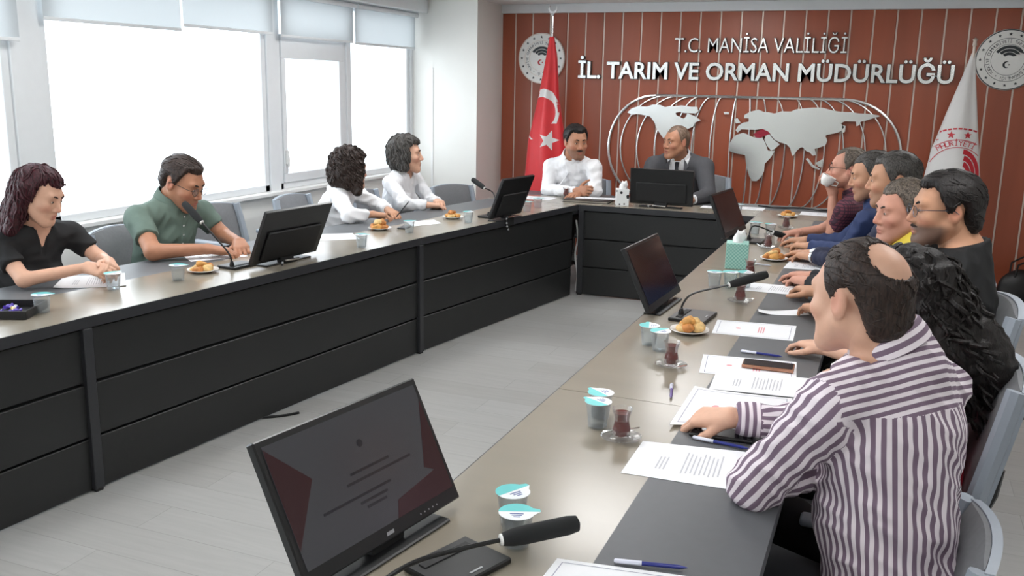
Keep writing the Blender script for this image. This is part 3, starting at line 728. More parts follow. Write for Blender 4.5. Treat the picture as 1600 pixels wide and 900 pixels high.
def sdf_mesh(prims, h, extra=None, pad=.02, margin=.0, B=8):
    """polygonise the blended primitives: sparse blocks, then surface nets; returns verts, quads"""
    lo = np.min([p.box()[0] for p in prims if not p.sub], 0)-pad; hi = np.max([p.box()[1] for p in prims if not p.sub], 0)+pad
    nb = np.ceil((hi-lo)/(h*B)).astype(int)+1
    gi = np.stack(np.meshgrid(*[np.arange(n) for n in nb], indexing='ij'), -1).reshape(-1, 3)
    cen = (lo+(gi+.5)*B*h-.5*h).astype(f32)
    pd = [p.d(cen) for p in prims]
    D0 = np.full(len(cen), 1e3, f32)
    for p, v in zip(prims, pd): D0 = -smin(-D0, v, p.k) if p.sub else smin(D0, v, p.k)
    U0 = D0
    if extra is not None: D0 = extra(cen, D0)
    half = .87*B*h
    act = np.abs(D0) < half*1.35+margin
    off = np.stack(np.meshgrid(*[np.arange(B)]*3, indexing='ij'), -1).reshape(-1, 3)
    ai = np.nonzero(act)[0]
    P = ((gi[ai]*B)[:, None, :]+off[None])*h
    P = (P+lo).astype(f32)
    d = np.full(P.shape[:2], 1e3, f32)
    for p, v in zip(prims, pd):
        va = v[ai]
        sel = np.nonzero((va < half*1.3+p.k+margin) if p.sub else (va < np.maximum(U0[ai], 0)+2.6*half+p.k+margin))[0]
        if len(sel) == 0: continue
        q = p.d(P[sel]); d[sel] = -smin(-d[sel], q, p.k) if p.sub else smin(d[sel], q, p.k)
    if extra is not None: d = extra(P.reshape(-1, 3), d.reshape(-1)).reshape(d.shape)
    G = np.repeat(np.repeat(np.repeat(np.where(D0 > 0, 1., -1.).astype(f32).reshape(nb), B, 0), B, 1), B, 2)
    ix = (gi[ai]*B)[:, None, :]+off[None]
    G[ix[..., 0], ix[..., 1], ix[..., 2]] = d
    # naive surface nets
    S = G < 0; n = G.shape
    c = np.zeros(tuple(k-1 for k in n), np.int8)
    for x in (0, 1):
        for y in (0, 1):
            for z in (0, 1): c += S[x:n[0]-1+x, y:n[1]-1+y, z:n[2]-1+z]
    cells = np.argwhere((c > 0) & (c < 8))
    if len(cells) == 0: return np.zeros((0, 3)), np.zeros((0, 4), int)
    idx = np.full(c.shape, -1, np.int64); idx[tuple(cells.T)] = np.arange(len(cells))
    cor = np.array([(x, y, z) for x in (0, 1) for y in (0, 1) for z in (0, 1)])
    vals = np.stack([G[tuple((cells+o).T)] for o in cor], 1)
    acc = np.zeros((len(cells), 3)); cnt = np.zeros(len(cells))
    for i in range(8):
        for j in range(i+1, 8):
            if np.abs(cor[i]-cor[j]).sum() != 1: continue
            a, b = vals[:, i], vals[:, j]; m = (a < 0) != (b < 0)
            t = np.where(m, a/np.where(a == b, 1, a-b), 0)
            acc += np.where(m[:, None], cor[i]+t[:, None]*(cor[j]-cor[i]), 0); cnt += m
    V = lo+(cells+acc/cnt[:, None])*h
    Q = []
    for ax in range(3):
        sl0 = [slice(None)]*3; sl1 = [slice(None)]*3; sl0[ax] = slice(0, -1); sl1[ax] = slice(1, None)
        ch = np.argwhere(S[tuple(sl0)] != S[tuple(sl1)])
        u, v = (ax+1) % 3, (ax+2) % 3
        ok = (ch[:, u] > 0) & (ch[:, v] > 0) & (ch[:, u] < n[u]-1) & (ch[:, v] < n[v]-1); ch = ch[ok]
        eu = np.eye(3, dtype=int)[u]; ev = np.eye(3, dtype=int)[v]
        q = np.stack([idx[tuple((ch-eu-ev).T)], idx[tuple((ch-ev).T)], idx[tuple(ch.T)], idx[tuple((ch-eu).T)]], 1)
        fl = S[tuple(ch.T)]
        q[~fl] = q[~fl][:, ::-1]
        Q.append(q[(q >= 0).all(1)])
    return V, np.concatenate(Q)
def np_obj(name, pieces, mats, parent=None, tone=None, corner=None):
    V = np.concatenate([p[0] for p in pieces]); o = 0; F = []
    for p in pieces: F.append(p[1]+o); o += len(p[0])
    F = np.concatenate(F)
    me = bpy.data.meshes.new(name)
    me.vertices.add(len(V)); me.vertices.foreach_set('co', V.astype(f32).ravel())
    me.loops.add(F.size); me.loops.foreach_set('vertex_index', F.ravel().astype(np.int32))
    me.polygons.add(len(F)); me.polygons.foreach_set('loop_start', np.arange(0, F.size, 4, dtype=np.int32))
    me.polygons.foreach_set('use_smooth', np.ones(len(F), bool))
    if tone is not None:
        at = me.color_attributes.new('tone', 'FLOAT_COLOR', 'POINT')
        at.data.foreach_set('color', np.c_[tone, np.ones(len(V))].astype(f32).ravel())
    if corner is not None:
        at = me.attributes.new('stripe', 'FLOAT', 'CORNER'); at.data.foreach_set('value', corner(V, F).astype(f32).ravel())
    for m in (mats if isinstance(mats, list) else [mats]): me.materials.append(m)
    me.update(calc_edges=True); me.validate()
    ob = bpy.data.objects.new(name, me); COL.objects.link(ob)
    if parent: ob.parent = parent
    return ob
def waves(seed, n, k0, k1):
    rg = np.random.RandomState(seed); w_ = []
    for _ in range(n):
        v = rg.normal(size=3); v /= np.linalg.norm(v); w_.append((v*rg.uniform(k0, k1), rg.uniform(0, 6.28)))
    def f(P):
        s = 0
        for v, ph in w_: s = s+np.sin(P@A(v)+f32(ph))
        return s/n
    return f
def unit(v): v = np.array(v, float); return v/np.linalg.norm(v)

# ------------------------------------------------------------------ people
M_SKIN = attr_mat('skin', .5, bump=.12, bscale=350)
SKIN = dict(light=(214, 168, 143), mid=(196, 146, 116), tan=(178, 126, 98), rosy=(206, 150, 128))
M_EYEW = mat('eye_white', (226, 220, 212), .2, var=.01); M_IRIS = mat('iris_dark', (46, 30, 22), .15)
M_TROU = mat('dark_trousers', (26, 27, 31), .8, var=.08, scale=40); M_SHOE = mat('black_leather', (20, 19, 19), .35)
M_SILVER = mat('watch_steel', (190, 190, 192), .25, metal=.9); M_LENS = clear_mat('spectacle_lens', (246, 249, 250), .22, .02)
def head_prims(s):
    """local head: x right, y forward, z up, origin between the ears"""
    q = []
    e = lambda c, r, k=.02, **kw: q.append(ell(A(c)*s, A(r)*s, None, k*s, **kw))
    c = lambda a, b, r1, r2, k=.02, **kw: q.append(cap(A(a)*s, A(b)*s, r1*s, r2*s, k*s, **kw))
    e((0, -.018, .042), (.077, .098, .082)); e((0, .035, -.005), (.066, .062, .085), .03)
    e((0, .045, -.06), (.05, .048, .055), .03)
    for m in (-1, 1):
        c((m*.056, .0, -.045), (m*.022, .072, -.098), .022, .02, .03); e((m*.042, .062, -.022), (.024, .026, .02), .022)
    c((-.012, .078, -.104), (.012, .078, -.104), .018, .018, .02)
    c((-.038, .078, .030), (.038, .078, .030), .014, .014, .015)
    for m in (-1, 1): e((m*.031, .102, .010), (.017, .016, .011), .014, sub=True)
    for m in (-1, 1): e((m*.031, .077, .008), (.016, .0155, .0135), .006)
    c((0, .090, .018), (0, .112, -.026), .0085, .0115, .012); 
    for m in (-1, 1): e((m*.0125, .100, -.032), (.009, .011, .008), .008)
    e((0, .087, -.060), (.024, .014, .014), .012)
    e((0, .0965, -.0595), (.021, .009, .0055), .006); e((0, .0945, -.0715), (.018, .0085, .006), .006)
    e((0, .105, -.0655), (.026, .009, .0018), .003, sub=True)
    for m in (-1, 1):
        e((m*.079, -.012, -.002), (.0085, .021, .034), .010); e((m*.088, -.006, .002), (.006, .011, .020), .006, sub=True)
    return q
def xf(prims, M, o):
    """local prims -> world; M columns are the local axes"""
    out = []
    for p in prims:
        if p.t == 'c': out.append(Prim('c', o+M@p.a, o+M@p.b, p.r1, p.r2, None, p.k, p.sub, p.cut))
        else:
            R = M if p.R is None else M@p.R
            out.append(Prim('e', o+M@p.a, None, p.r1, 0, R, p.k, p.sub, p.cut))
    return out
def face_frame(yaw, pitch, roll):
    y, p, r = [math.radians(t) for t in (yaw, pitch, roll)]
    f = np.array([math.cos(y)*math.cos(p), math.sin(y)*math.cos(p), math.sin(p)])
    rt = unit(np.cross(f, (0, 0, 1))); up = np.cross(rt, f)
    rt2 = rt*math.cos(r)+up*math.sin(r); up2 = up*math.cos(r)-rt*math.sin(r)
    return np.stack([rt2, f, up2], 1)
def hand_prims(w0, d, nrm, side, s=1.0, curl=(20, 28, 20), spread=5, thumb=0):
    """side +1 right hand, -1 left; d = finger direction, nrm = back of the hand"""
    x = unit(d); z = unit(np.array(nrm, float)-x*np.dot(nrm, x)); y = np.cross(z, x); M = np.stack([x, y, z], 1)
    q = []
    ys = [.030, .0105, -.0095, -.028]; ln = [(.043, .026, .021), (.047, .029, .022), (.043, .027, .021), (.034, .021, .018)]
    kx = [.086, .090, .086, .078]
    for i in range(4):
        q.append(cap((.0, ys[i]*.5*side, 0), (kx[i], ys[i]*side, .002), .019, .0118, .014))
    q.append(cap((.02, .012*side, -.006), (.07, -.018*side, -.006), .016, .013, .014))
    for i in range(4):
        p = np.array([kx[i], ys[i]*side, .001]); a = 0; sp = math.radians(spread*(1.5-i))*side
        r = [.0098, .0088, .0078, .0066]
        if i == 3: r = [t*.88 for t in r]
        for j in range(3):
            a += math.radians(curl[j]*(1+.10*i))
            dr = np.array([math.cos(a)*math.cos(sp), math.cos(a)*math.sin(sp), -math.sin(a)])
            b = p+dr*ln[i][j]; q.append(cap(p, b, r[j], r[j+1], .0035)); p = b
    t0 = np.array([.018, .022*side, -.008]); th = math.radians(thumb)
    for l, r0, r1, ay, az in ((.042, .0145, .0118, 48, -16), (.034, .0115, .0100, 22, -14), (.026, .0100, .0078, 6, -10)):
        ay = math.radians(ay)+th*.5; az = math.radians(az)
        b = t0+l*np.array([math.cos(ay)*math.cos(az), math.sin(ay)*math.cos(az)*side, math.sin(az)])
        q.append(cap(t0, b, r0, r1, .008 if l == .042 else .004)); t0 = b
    q = [Prim('c', p.a*s, p.b*s, p.r1*s, p.r2*s, None, p.k*s) for p in q]
    return xf(q, M, np.array(w0, float))
def sleeve_cut(a, b, t):
    a, b = np.array(a, float), np.array(b, float); return (a+(b-a)*t, unit(b-a))

HAIR = {}
LINE_DEG = np.array([0, 20, 35, 48, 58, 66, 74, 80, 88, 98, 108, 118, 135, 160, 180])
LINE_Z = np.array([.080, .083, .086, .068, .036, .002, -.012, .0, .028, .034, .02, -.02, -.052, -.062, -.064])
def hair_piece(body, style, M, o, s, mt, seed, h, opts):
    """hair grows off the scalp: skull surface thickened inside the hairline, plus hanging volumes for long styles"""
    loose = style in ('curly', 'longcurly', 'wavy', 'long')
    nz = waves(seed, 10, 90, 200) if style in ('curly', 'longcurly', 'wavy') else waves(seed, 10, 170, 420)
    nz2 = waves(seed+5, 6, 30, 60)
    amp = dict(short=.0022, bald=.0018, curly=.012, wavy=.009, long=.004, longcurly=.012).get(style, .002)
    t = opts.get('t', .012)
    skull = [ell((0, -.018, .042), (.077, .098, .082), None, .02), ell((0, .035, -.005), (.066, .062, .085), None, .03), ell((0, -.06, -.045), (.058, .045, .06), None, .04)]
    vol = []
    if style == 'wavy':
        vol += [ell((0, -.045, -.03), (.095, .080, .10), None, .04), cap((.080, .015, .01), (.082, .0, -.085), .022, .028, .04), cap((-.080, .015, .01), (-.082, .0, -.085), .022, .028, .04)]
    if style == 'curly':
        vol += [ell((0, -.055, -.03), (.108, .092, .125), None, .05), cap((.085, .012, .02), (.10, .0, -.14), .03, .035, .05), cap((-.085, .012, .02), (-.095, .0, -.17), .03, .028, .05)]
    if style in ('long', 'longcurly'):
        vol += [cap((0, -.05, .02), (0, -.085, -.20), .085, .062, .05), cap((.072, -.02, .03), (.082, -.03, -.19), .03, .032, .05), cap((-.066, -.04, .03), (-.07, -.075, -.17), .03, .03, .05)]
    vol += opts.get('extra', [])
    lz = LINE_Z.copy(); lz[:5] += opts.get('line', 0); lz[12:] += opts.get('low', -.064)+.064
    if opts.get('temple'): lz[2:5] += np.array([.022, .022, .012])*opts['temple']; lz[1] += .008
    if loose: lz[6:] = -.09; lz[4] = .05; lz[5] = .0
    quiff = opts.get('quiff', 0)
    def ex(P, d0):
        L = (((P-A(o))@A(M))/f32(s)).astype(f32)
        x, y, z = L[:, 0], L[:, 1], L[:, 2]
        d = field(skull, L); n1 = nz(L)
        phi = np.degrees(np.arctan2(np.abs(x), y+.02))
        m = z-np.interp(phi, LINE_DEG, lz).astype(f32)+.004*n1
        if style == 'bald':
            cr = np.sqrt((x/.056)**2+((y+.088)/.058)**2+((z-.092)/.050)**2)-1
            m = np.minimum(m, cr*.05+.004*n1)
        reg = np.clip(m/.024, -1, 1)
        th = np.where(reg > 0, (.35+.65*reg)*t, reg*.012)
        th = th+np.where(reg > 0, reg, 0)*quiff*np.exp(-((y-.06)**2/.0016+(z-.11)**2/.0012))
        d = d-th-amp*n1*np.clip(reg+.2, 0, 1)
        if vol:
            v = field(vol, L)-amp*n1-.35*amp*nz2(L)
            fc = ell((0, .125, -.045), (opts.get('fw', .074), .105, .125)).d(L)
            v = -smin(-v, fc, .014)
            d = smin(d, v, .018)
        return d*f32(s)
    W = xf([Prim(p.t, p.a*s, None if p.b is None else p.b*s, (p.r1+t+.006)*s, (p.r2+t+.006)*s, p.R, p.k*s) for p in skull+vol], M, o)
    V, Q = sdf_mesh(W, h, ex, pad=.03, margin=.03)
    ob = np_obj('hair', [(V, Q)], mt, body)
    # strands and locks lying on the surface
    n, steps, dl, rad, wig = opts.get('locks', dict(short=(240, 5, .007, .0017, .0), bald=(240, 5, .006, .0015, .0), long=(170, 12, .016, .0042, .004), wavy=(190, 8, .012, .0048, .006), curly=(230, 9, .011, .0052, .009), longcurly=(120, 9, .014, .005, .009))[style])
    C_ = V[Q].mean(1); nr_ = np.cross(V[Q[:, 2]]-V[Q[:, 0]], V[Q[:, 3]]-V[Q[:, 1]]); nr_ /= np.linalg.norm(nr_, axis=1)[:, None]+1e-9
    La = ((C_-o)@M)/s
    ok = np.nonzero((((C_-(o+M@np.array([0, -.02, .03])*s))*nr_).sum(1) > 0) & (La[:, 2] > opts.get('lockz', -.05)))[0]
    rg = np.random.RandomState(seed+7); g = Geo()
    comb = (-M[:, 1]*.8-M[:, 2]*.35) if style in ('short', 'bald') else np.array([0, 0, -1.])
    for k in rg.choice(ok, min(n, len(ok)), False):
        p = C_[k]+nr_[k]*rad*.4; nn = nr_[k]; pts = [p]; ph = rg.uniform(0, 6.3); cb = comb+rg.normal(size=3)*.25
        for j in range(steps):
            d = cb-nn*np.dot(cb, nn); d /= np.linalg.norm(d)+1e-9
            sd = np.cross(nn, d); q = p+d*dl*s
            i = np.argmin(((C_-q)**2).sum(1))
            if np.linalg.norm(C_[i]-q) > .03: break
            nn = nr_[i]; p = C_[i]+(q-C_[i])-nn*np.dot(q-C_[i], nn)+nn*rad*.5
            pts.append(p+sd*wig*math.sin(ph+j*1.5)+nn*wig*.6*math.cos(ph+j*1.5))
        if len(pts) > 2:
            m_ = len(pts); g.tube([tuple(map(float, t_)) for t_ in pts], [rad*s*(.35+.9*math.sin(PI*(i_+.6)/(m_+.4))) for i_ in range(m_)], 5)
    if g.V: g.build('hair_locks', mt, ob, True)['kind'] = 'stuff'
    return ob
def collar(N, up, f, mt, body, r=.068, h=.042, gap=.35, spread=1.0, name='collar', tilt=0):
    """folded shirt collar round the neck"""
    up, f = unit(up), unit(np.array(f)-np.dot(f, unit(up))*unit(up)); rt = np.cross(f, up); V = []; F = []
    n = 40
    for i in range(n+1):
        a = gap+(2*PI-2*gap)*i/n; dr = rt*math.sin(a)+f*math.cos(a)
        ed = (math.cos(a)+1)/2; pt = max(0, (ed-.72)/.28)
        base = np.array(N)+up*(.012-.035*ed)
        for rr, hh in ((r, 0), (r-.004, h*.55), (r+.000, h), (r+.006, h*.9), (r+.016*spread, h*.35-.0*ed), (r+.021*spread+.006*pt, -.006-.030*pt), (r+.016*spread, -.004-.028*pt), (r+.010, h*.3)):
            V.append(base+dr*rr+up*hh)
    m = 8
    for i in range(n):
        for j in range(m): k = (j+1) % m; F.append((i*m+j, (i+1)*m+j, (i+1)*m+k, i*m+k))
    F.append(tuple(range(m))); F.append(tuple(n*m+j for j in range(m-1, -1, -1)))
    co = Geo().add([tuple(v) for v in V], F).build(name, mt, body, 60)
    at = co.data.attributes.new('stripe', 'FLOAT', 'POINT'); at.data.foreach_set('value', [(0, .02, .04, .044, .066, .083, .09, .1)[i % 8] for i in range(len(V))])
    return co
def person(label, D, face, hs=1.0, skin='mid', build=1.0, shirt=None, sleeve='long', neck='collar', hair=None, stubble=0, lips=(170, 96, 88), brow=(40, 28, 22), glasses=None,
           hL=None, hR=None, female=False, h=.009, hh=.0045, hd=.0045, seed=1, trousers=None, mustache=0, fold=.006, corner=None, belly=0.0, vneck=0, shirt2=None, cuffm=None, body_yaw=None, sleeve_t=None, placket=0, watch=None, wide_collar=1.0):
    N, PE = np.array(D['N'], float), np.array(D['PE'], float); H = np.array(D['H'], float)
    SL, SR, EL, ER, WL, WR = [np.array(D[k], float) for k in ('SL', 'SR', 'EL', 'ER', 'WL', 'WR')]
    u = unit(N-PE); rt = SR-SL; rt = unit(rt-u*np.dot(rt, u)); f = np.cross(u, rt); L = np.linalg.norm(N-PE)
    B = np.stack([rt, f, u], 1); b = build
    M = face_frame(*face)
    # torso
    def torso(g):
        cw, cd = (.150 if female else .168)*b+g, (.108 if female else .115)*b+g
        q = [ell(PE+u*.66*L+f*.005, (cw, cd, .24*L+.05+g), B, .06), ell(PE+u*.34*L+f*(.012+belly*.5), (cw*.93, cd*.98+belly*.6, .24*L+.02), B, .07),
             ell(PE+u*.04*L, ((.175 if female else .165)*b+g, .125*b+g, .125+g), B, .06)]
        mid = N-u*.055
        for S in (SL, SR):
            q += [cap(mid, S, .062*b+g, .052*b+g, .05), cap(N+u*.015, (S+N)/2-u*.005, .044*b+g, .046*b+g, .05)]
        if female:
            for m in (-1, 1): q.append(ell(PE+u*.60*L+f*.085+rt*m*.068, (.064+g, .058+g, .066+g), B, .035))
        return q
    ar = .9 if female else 1.0
    def arms(g, gf=None, cutL=None, cutR=None, stop=None):
        gf = g if gf is None else gf; q = []
        for S, E, W_, sd in ((SL, EL, WL, 'L'), (SR, ER, WR, 'R')):
            q.append(cap(S, E, .054*ar*b+g, .043*ar*b+g, .03, cut=sleeve_cut(S, E, stop) if stop else None))
            if not stop: q.append(cap(E, W_, .043*ar*b+gf, .030*ar*hs**.5+gf, .02, cut=sleeve_cut(E, W_, sleeve_t or .93) if cutL else None))
        return q
    hq = xf(head_prims(hs), M, H)
    nk0 = N-u*.02; nk1 = H+M@A((0, -.03, -.055))*hs
    nr = (.050 if female else .060)*hs
    neckp = lambda g: cap(nk0, nk1, nr*1.08+g, nr+g, .03)
    na = unit(unit(nk1-nk0)*.55+u*.45); nc = N+unit(nk1-nk0)*.03
    tp = torso(-.006)+[neckp(0)]+([p for p in arms(-.004)])
    pieces = [sdf_mesh(tp, h)]
    ncol = [len(pieces[0][0])]
    pieces.append(sdf_mesh(hq+[neckp(-.002)], hh)); ncol.append(len(pieces[1][0]))
    for hp, E, W_, sd in ((hL, EL, WL, -1), (hR, ER, WR, 1)):
        hp = hp or {}
        dd = hp.get('d', W_-E); nn = hp.get('n', (0, 0, 1))
        q = hand_prims(W_, dd, nn, sd, (.93 if female else 1.0)*hs*hp.get('s', 1), hp.get('curl', (22, 30, 22)), hp.get('spread', 4), hp.get('thumb', 0))
        e0 = E+(W_-E)*.6; r_e, r_w = (.043*ar*b-.004), (.030*ar*hs**.5-.004)
        q.append(cap(e0, W_, r_e+(r_w-r_e)*.6-.003, r_w-.002, .012))
        pieces.append(sdf_mesh(q, hd, B=8)); ncol.append(len(pieces[-1][0]))
    V = np.concatenate([p[0] for p in pieces])
    base = np.array(lin(SKIN[skin] if isinstance(skin, str) else skin)); tone = np.tile(base, (len(V), 1))
    # natural colouring of the face, plus shading painted round the eyes
    Lh = ((V-H)@M)/hs; n0, n1 = ncol[0], ncol[0]+ncol[1]; hm = np.zeros(len(V), bool); hm[n0:n1] = True
    def blend(mask, rgb, w_):
        nonlocal tone; w2 = np.clip(mask, 0, 1)[:, None]*w_*hm[:, None]; tone = tone*(1-w2)+np.array(lin(rgb))*w2
    def blob(c, r): return np.clip(1.6-np.sqrt((((Lh-np.array(c))/np.array(r))**2).sum(1))*1.6, 0, 1)
    for m in (-1, 1): blend(blob((m*.046, .068, -.03), (.03, .05, .028)), (205, 120, 104), .35); blend(blob((m*.08, -.01, 0), (.02, .03, .04)), (205, 120, 104), .4)
    blend(blob((0, .11, -.028), (.022, .03, .018)), (205, 118, 102), .3)
    blend(blob((0, .10, -.060), (.025, .02, .0085)), lips, .8); blend(blob((0, .097, -.072), (.021, .02, .0085)), lips, .8)
    for m in (-1, 1): blend(blob((m*.031, .085, .008), (.022, .02, .016)), (130, 84, 66), .35)  # eye sockets darkened: their shade is put into the skin colour
    if stubble:
        lowf = np.clip((-.035-Lh[:, 2])/.018, 0, 1)*np.clip((Lh[:, 1]+.0)/.03, 0, 1)*(1-blob((0, .10, -.066), (.028, .03, .016)))
        blend(lowf, (78, 66, 62), stubble)
    if mustache: blend(blob((0, .10, -.049), (.032, .03, .010)), (46, 34, 30), mustache)
    if hair and hair.get('under'):
        blend(np.clip((Lh[:, 2]-.02)/.03, 0, 1)*np.clip((.05-Lh[:, 1])/.03, 0, 1), hair['under'], hair.get('uw', .5))
    body = np_obj('person', pieces, M_SKIN, None, tone); tag(body, label, 'person')
    # eyes, brows
    for m in (-1, 1):
        R4 = Matrix([[*map(float, r), 0] for r in M]+[[0, 0, 0, 1]]); R4.translation = Vector(H+M@A((m*.031, .0815, .0065))*hs)
        g = Geo().ball((0, 0, 0), (.0125*hs, .0128*hs, .0062*hs), 10, 0, R4); eo = g.build('eye', M_EYEW, body, True)
        Geo().ball((0, .0095*hs, 0), (.0052*hs, .0042*hs, .0050*hs), 8, 0, R4).build('iris', M_IRIS, eo, True)
        pts = [H+M@A((m*x, y, z))*hs for x, y, z in ((.012, .096, .028), (.028, .095, .034), (.044, .084, .033), (.052, .074, .027))]
        Geo().tube([tuple(p) for p in pts], [.0032*hs, .0042*hs, .0036*hs, .002*hs], 6).build('eyebrow', mat('brow', brow, .8) if ('brow', brow) not in HAIR else HAIR[('brow', brow)], body, True)
    if hair: hair_piece(body, hair['style'], M, H, hs, hair['m'], seed, hair.get('h', hh*1.15), hair)
    if mustache > .5:
        pts = [H+M@A((x, .104-abs(x)*.45, -.0475-abs(x)*.12))*hs for x in (-.027, -.014, 0, .014, .027)]
        Geo().tube([tuple(p) for p in pts], [.002, .0045, .005, .0045, .002], 6).build('moustache', mat('moustache', (44, 34, 30), .8, bump=.4, bscale=700), body, True)
    if glasses:
        go = None; R4 = Matrix([[*map(float, r), 0] for r in M]+[[0, 0, 0, 1]]); R4.translation = Vector(H)
        g = Geo(); gl = Geo()
        for m in (-1, 1):
            o_ = [(m*.034+.0235*math.cos(t), .108-.004*abs(math.cos(t)), .004+.0165*math.sin(t)*(1-.15*math.cos(2*t))) for t in np.linspace(0, 2*PI, 20)]
            g.tube([tuple(A(p)*hs) for p in o_], .0013*hs, 5, 0, R4); gl.add([tuple(A(p)*hs) for p in o_[:-1]], [tuple(range(19))], 0, R4)
            g.tube([tuple(A(p)*hs) for p in ((m*.057, .104, .010), (m*.076, .080, .012), (m*.085, -.005, .010), (m*.085, -.022, -.004))], .0016*hs, 5, 0, R4)
        g.tube([tuple(A(p)*hs) for p in ((-.011, .110, .008), (0, .113, .010), (.011, .110, .008))], .0013*hs, 5, 0, R4)
        go = g.build('spectacles', glasses, body, True); gl.build('lens', M_LENS, go)
    # clothes
    if shirt:
        g = .006; nz = waves(seed+50, 9, 28, 75); nz2 = waves(seed+90, 3, 45, 95)
        stop = None if sleeve == 'long' else (.62 if sleeve == 'short' else .8)
        q = torso(g)+arms(g+.002 if not stop else g+.004, g+.003, cutL=True if not stop else None, stop=stop)
        nb = N+u*(.030 if neck == 'collar' else .022)
        if neck != 'collar': q.append(cap(N-u*.05, N+u*.02, nr*1.08+.012, nr*1.05+.010, .03))
        q.append(Prim('c', nk0+u*.005+f*.0, nk1, nr*1.08+.001, nr+.004, None, .004, True))
        vn = [cap(N+f*(.085*b)+u*.03, N+f*(.105*b)-u*(.02+vneck), .022+vneck*.22, .006, .006, sub=True)] if vneck else []
        def ex(P, d):
            d = d-fold*(.9*nz(P)+1.5*(.4-np.abs(nz2(P))))
            v = P-A(nc+na*.004); hgt = v@A(na); rad = np.sqrt(np.maximum((v*v).sum(-1)-hgt**2, 0))
            d = np.maximum(d, np.minimum(hgt, (nr+.05)-rad))
            dn = neckp(.0).d(P); d = np.maximum(d, .0015-dn)
            if neck == 'crew': d = -smin(-d, cap(N+u*.05+f*.02, N+u*.012+f*.02, nr*1.25, nr*1.15).d(P), .006)
            for v_ in vn: d = -smin(-d, v_.d(P), .006)
            lo_ = PE-u*.06
            return np.maximum(d, (A(lo_)-P)@A(u))
        q = [p for p in q if not p.sub]
        if neck == 'collar': q.append(cap(nc-na*.06, nc, nr*1.08+.030, nr*1.08+.012, .04))
        V2, Q2 = sdf_mesh(q, h*.92, ex, margin=.01)
        so = np_obj('shirt', [(V2, Q2)], shirt, body, corner=corner)
        if neck == 'collar': collar(nc+na*.002, na, f, shirt2 or shirt, so, r=nr*1.08+.007, h=.040*hs*(1+.3*(wide_collar-1)), spread=wide_collar)
        if placket:
            def hit(hh_, w2=0.0):
                p = PE+u*hh_+f*.45+rt*w2
                for _ in range(40):
                    dd = float(ex(A(p)[None], field(q, A(p)[None]))[0])
                    if dd < .0006: break
                    p = p-f*min(dd*.8, .03)
                return p
            hs_ = np.linspace(L*.98, L*(1-placket), 14); g = Geo()
            for x0, off in ((-.013, .001), (.013, .001)): pass
            Vv = []
            for hh_ in hs_:
                for w2 in (-.014, -.012, .012, .014):
                    p = hit(hh_, w2); Vv.append(tuple(map(float, p+f*(.0 if abs(w2) > .013 else .0022))))
            g.add(Vv, [(i*4+j, i*4+j+1, i*4+j+5, i*4+j+4) for i in range(13) for j in range(3)]); g.build('placket', shirt, so, True)
            for hh_ in hs_[1::3]:
                p = hit(hh_)+f*.002; mm = T(*map(float, p)) @ Vector(f).to_track_quat('Z', 'Y').to_matrix().to_4x4()
                Geo().lathe([(.0055, 0), (.0055, .0018), (.003, .0024)], 10, 0, mm).build('button', M_WHITE, so)
    # legs and shoes
    fw = unit(np.array([f[0], f[1], 0])); r2 = np.array([rt[0], rt[1], 0])
    q = [ell(PE-u*.02, (.175*b, .13*b, .12), B, .05)]
    for m in (-1, 1):
        hip = PE+r2*m*.09-np.array([0, 0, .03]); kn = hip+fw*.42+r2*m*.05; kn[2] = .50; an = kn+fw*.03; an[2] = .09
        q += [cap(hip, kn, .085*b, .062*b, .05), cap(kn, an, .06*b, .048, .03)]
        sh = Geo(); a0 = an+fw*.02
        ang = math.atan2(fw[1], fw[0])
        mm = T(float(a0[0]), float(a0[1]), 0) @ RZ(ang)
        sh.add(*[(lambda b2: b2)(x) for x in shoe_geo()], 0, mm); sh.build('shoe', M_SHOE, body, 50)
    np_obj('trousers', [sdf_mesh(q, .016)], trousers or M_TROU, body)
    if watch:
        E_, W_ = (EL, WL) if watch == 'L' else (ER, WR); ax = unit(W_-E_); c = W_-ax*.012; mm = T(*map(float, c)) @ Vector(ax).to_track_quat('Z', 'Y').to_matrix().to_4x4()
        wo = Geo().lathe([(.033, -.008), (.036, -.008), (.036, .008), (.033, .008), (.033, -.008)], 20, 0, mm, False).build('wrist_watch', M_SILVER, body, True)
        up = unit(np.array([0, -.6, 1.])-ax*np.dot([0, -.6, 1.], ax)); c2 = c+up*.035; mm = T(*map(float, c2)) @ Vector(up).to_track_quat('Z', 'Y').to_matrix().to_4x4()
        Geo().lathe([(.017, 0), (.018, .004), (.016, .007), (.001, .0072)], 18, 0, mm).build('watch_face', M_WHITE, wo, 30)
    return body
SHOE = []
def shoe_geo():
    if not SHOE:
        V, Q = sdf_mesh([cap((-.05, 0, .05), (.03, 0, .05), .042, .042, .03), cap((.03, 0, .04), (.16, .0, .035), .04, .034, .03), cap((-.03, 0, .08), (-.03, 0, .11), .045, .045, .02)], .012, lambda P, d: np.maximum(d, -P[:, 2]))
        SHOE.extend([[tuple(map(float, v)) for v in V], [tuple(map(int, f_)) for f_ in Q]])
    return SHOE
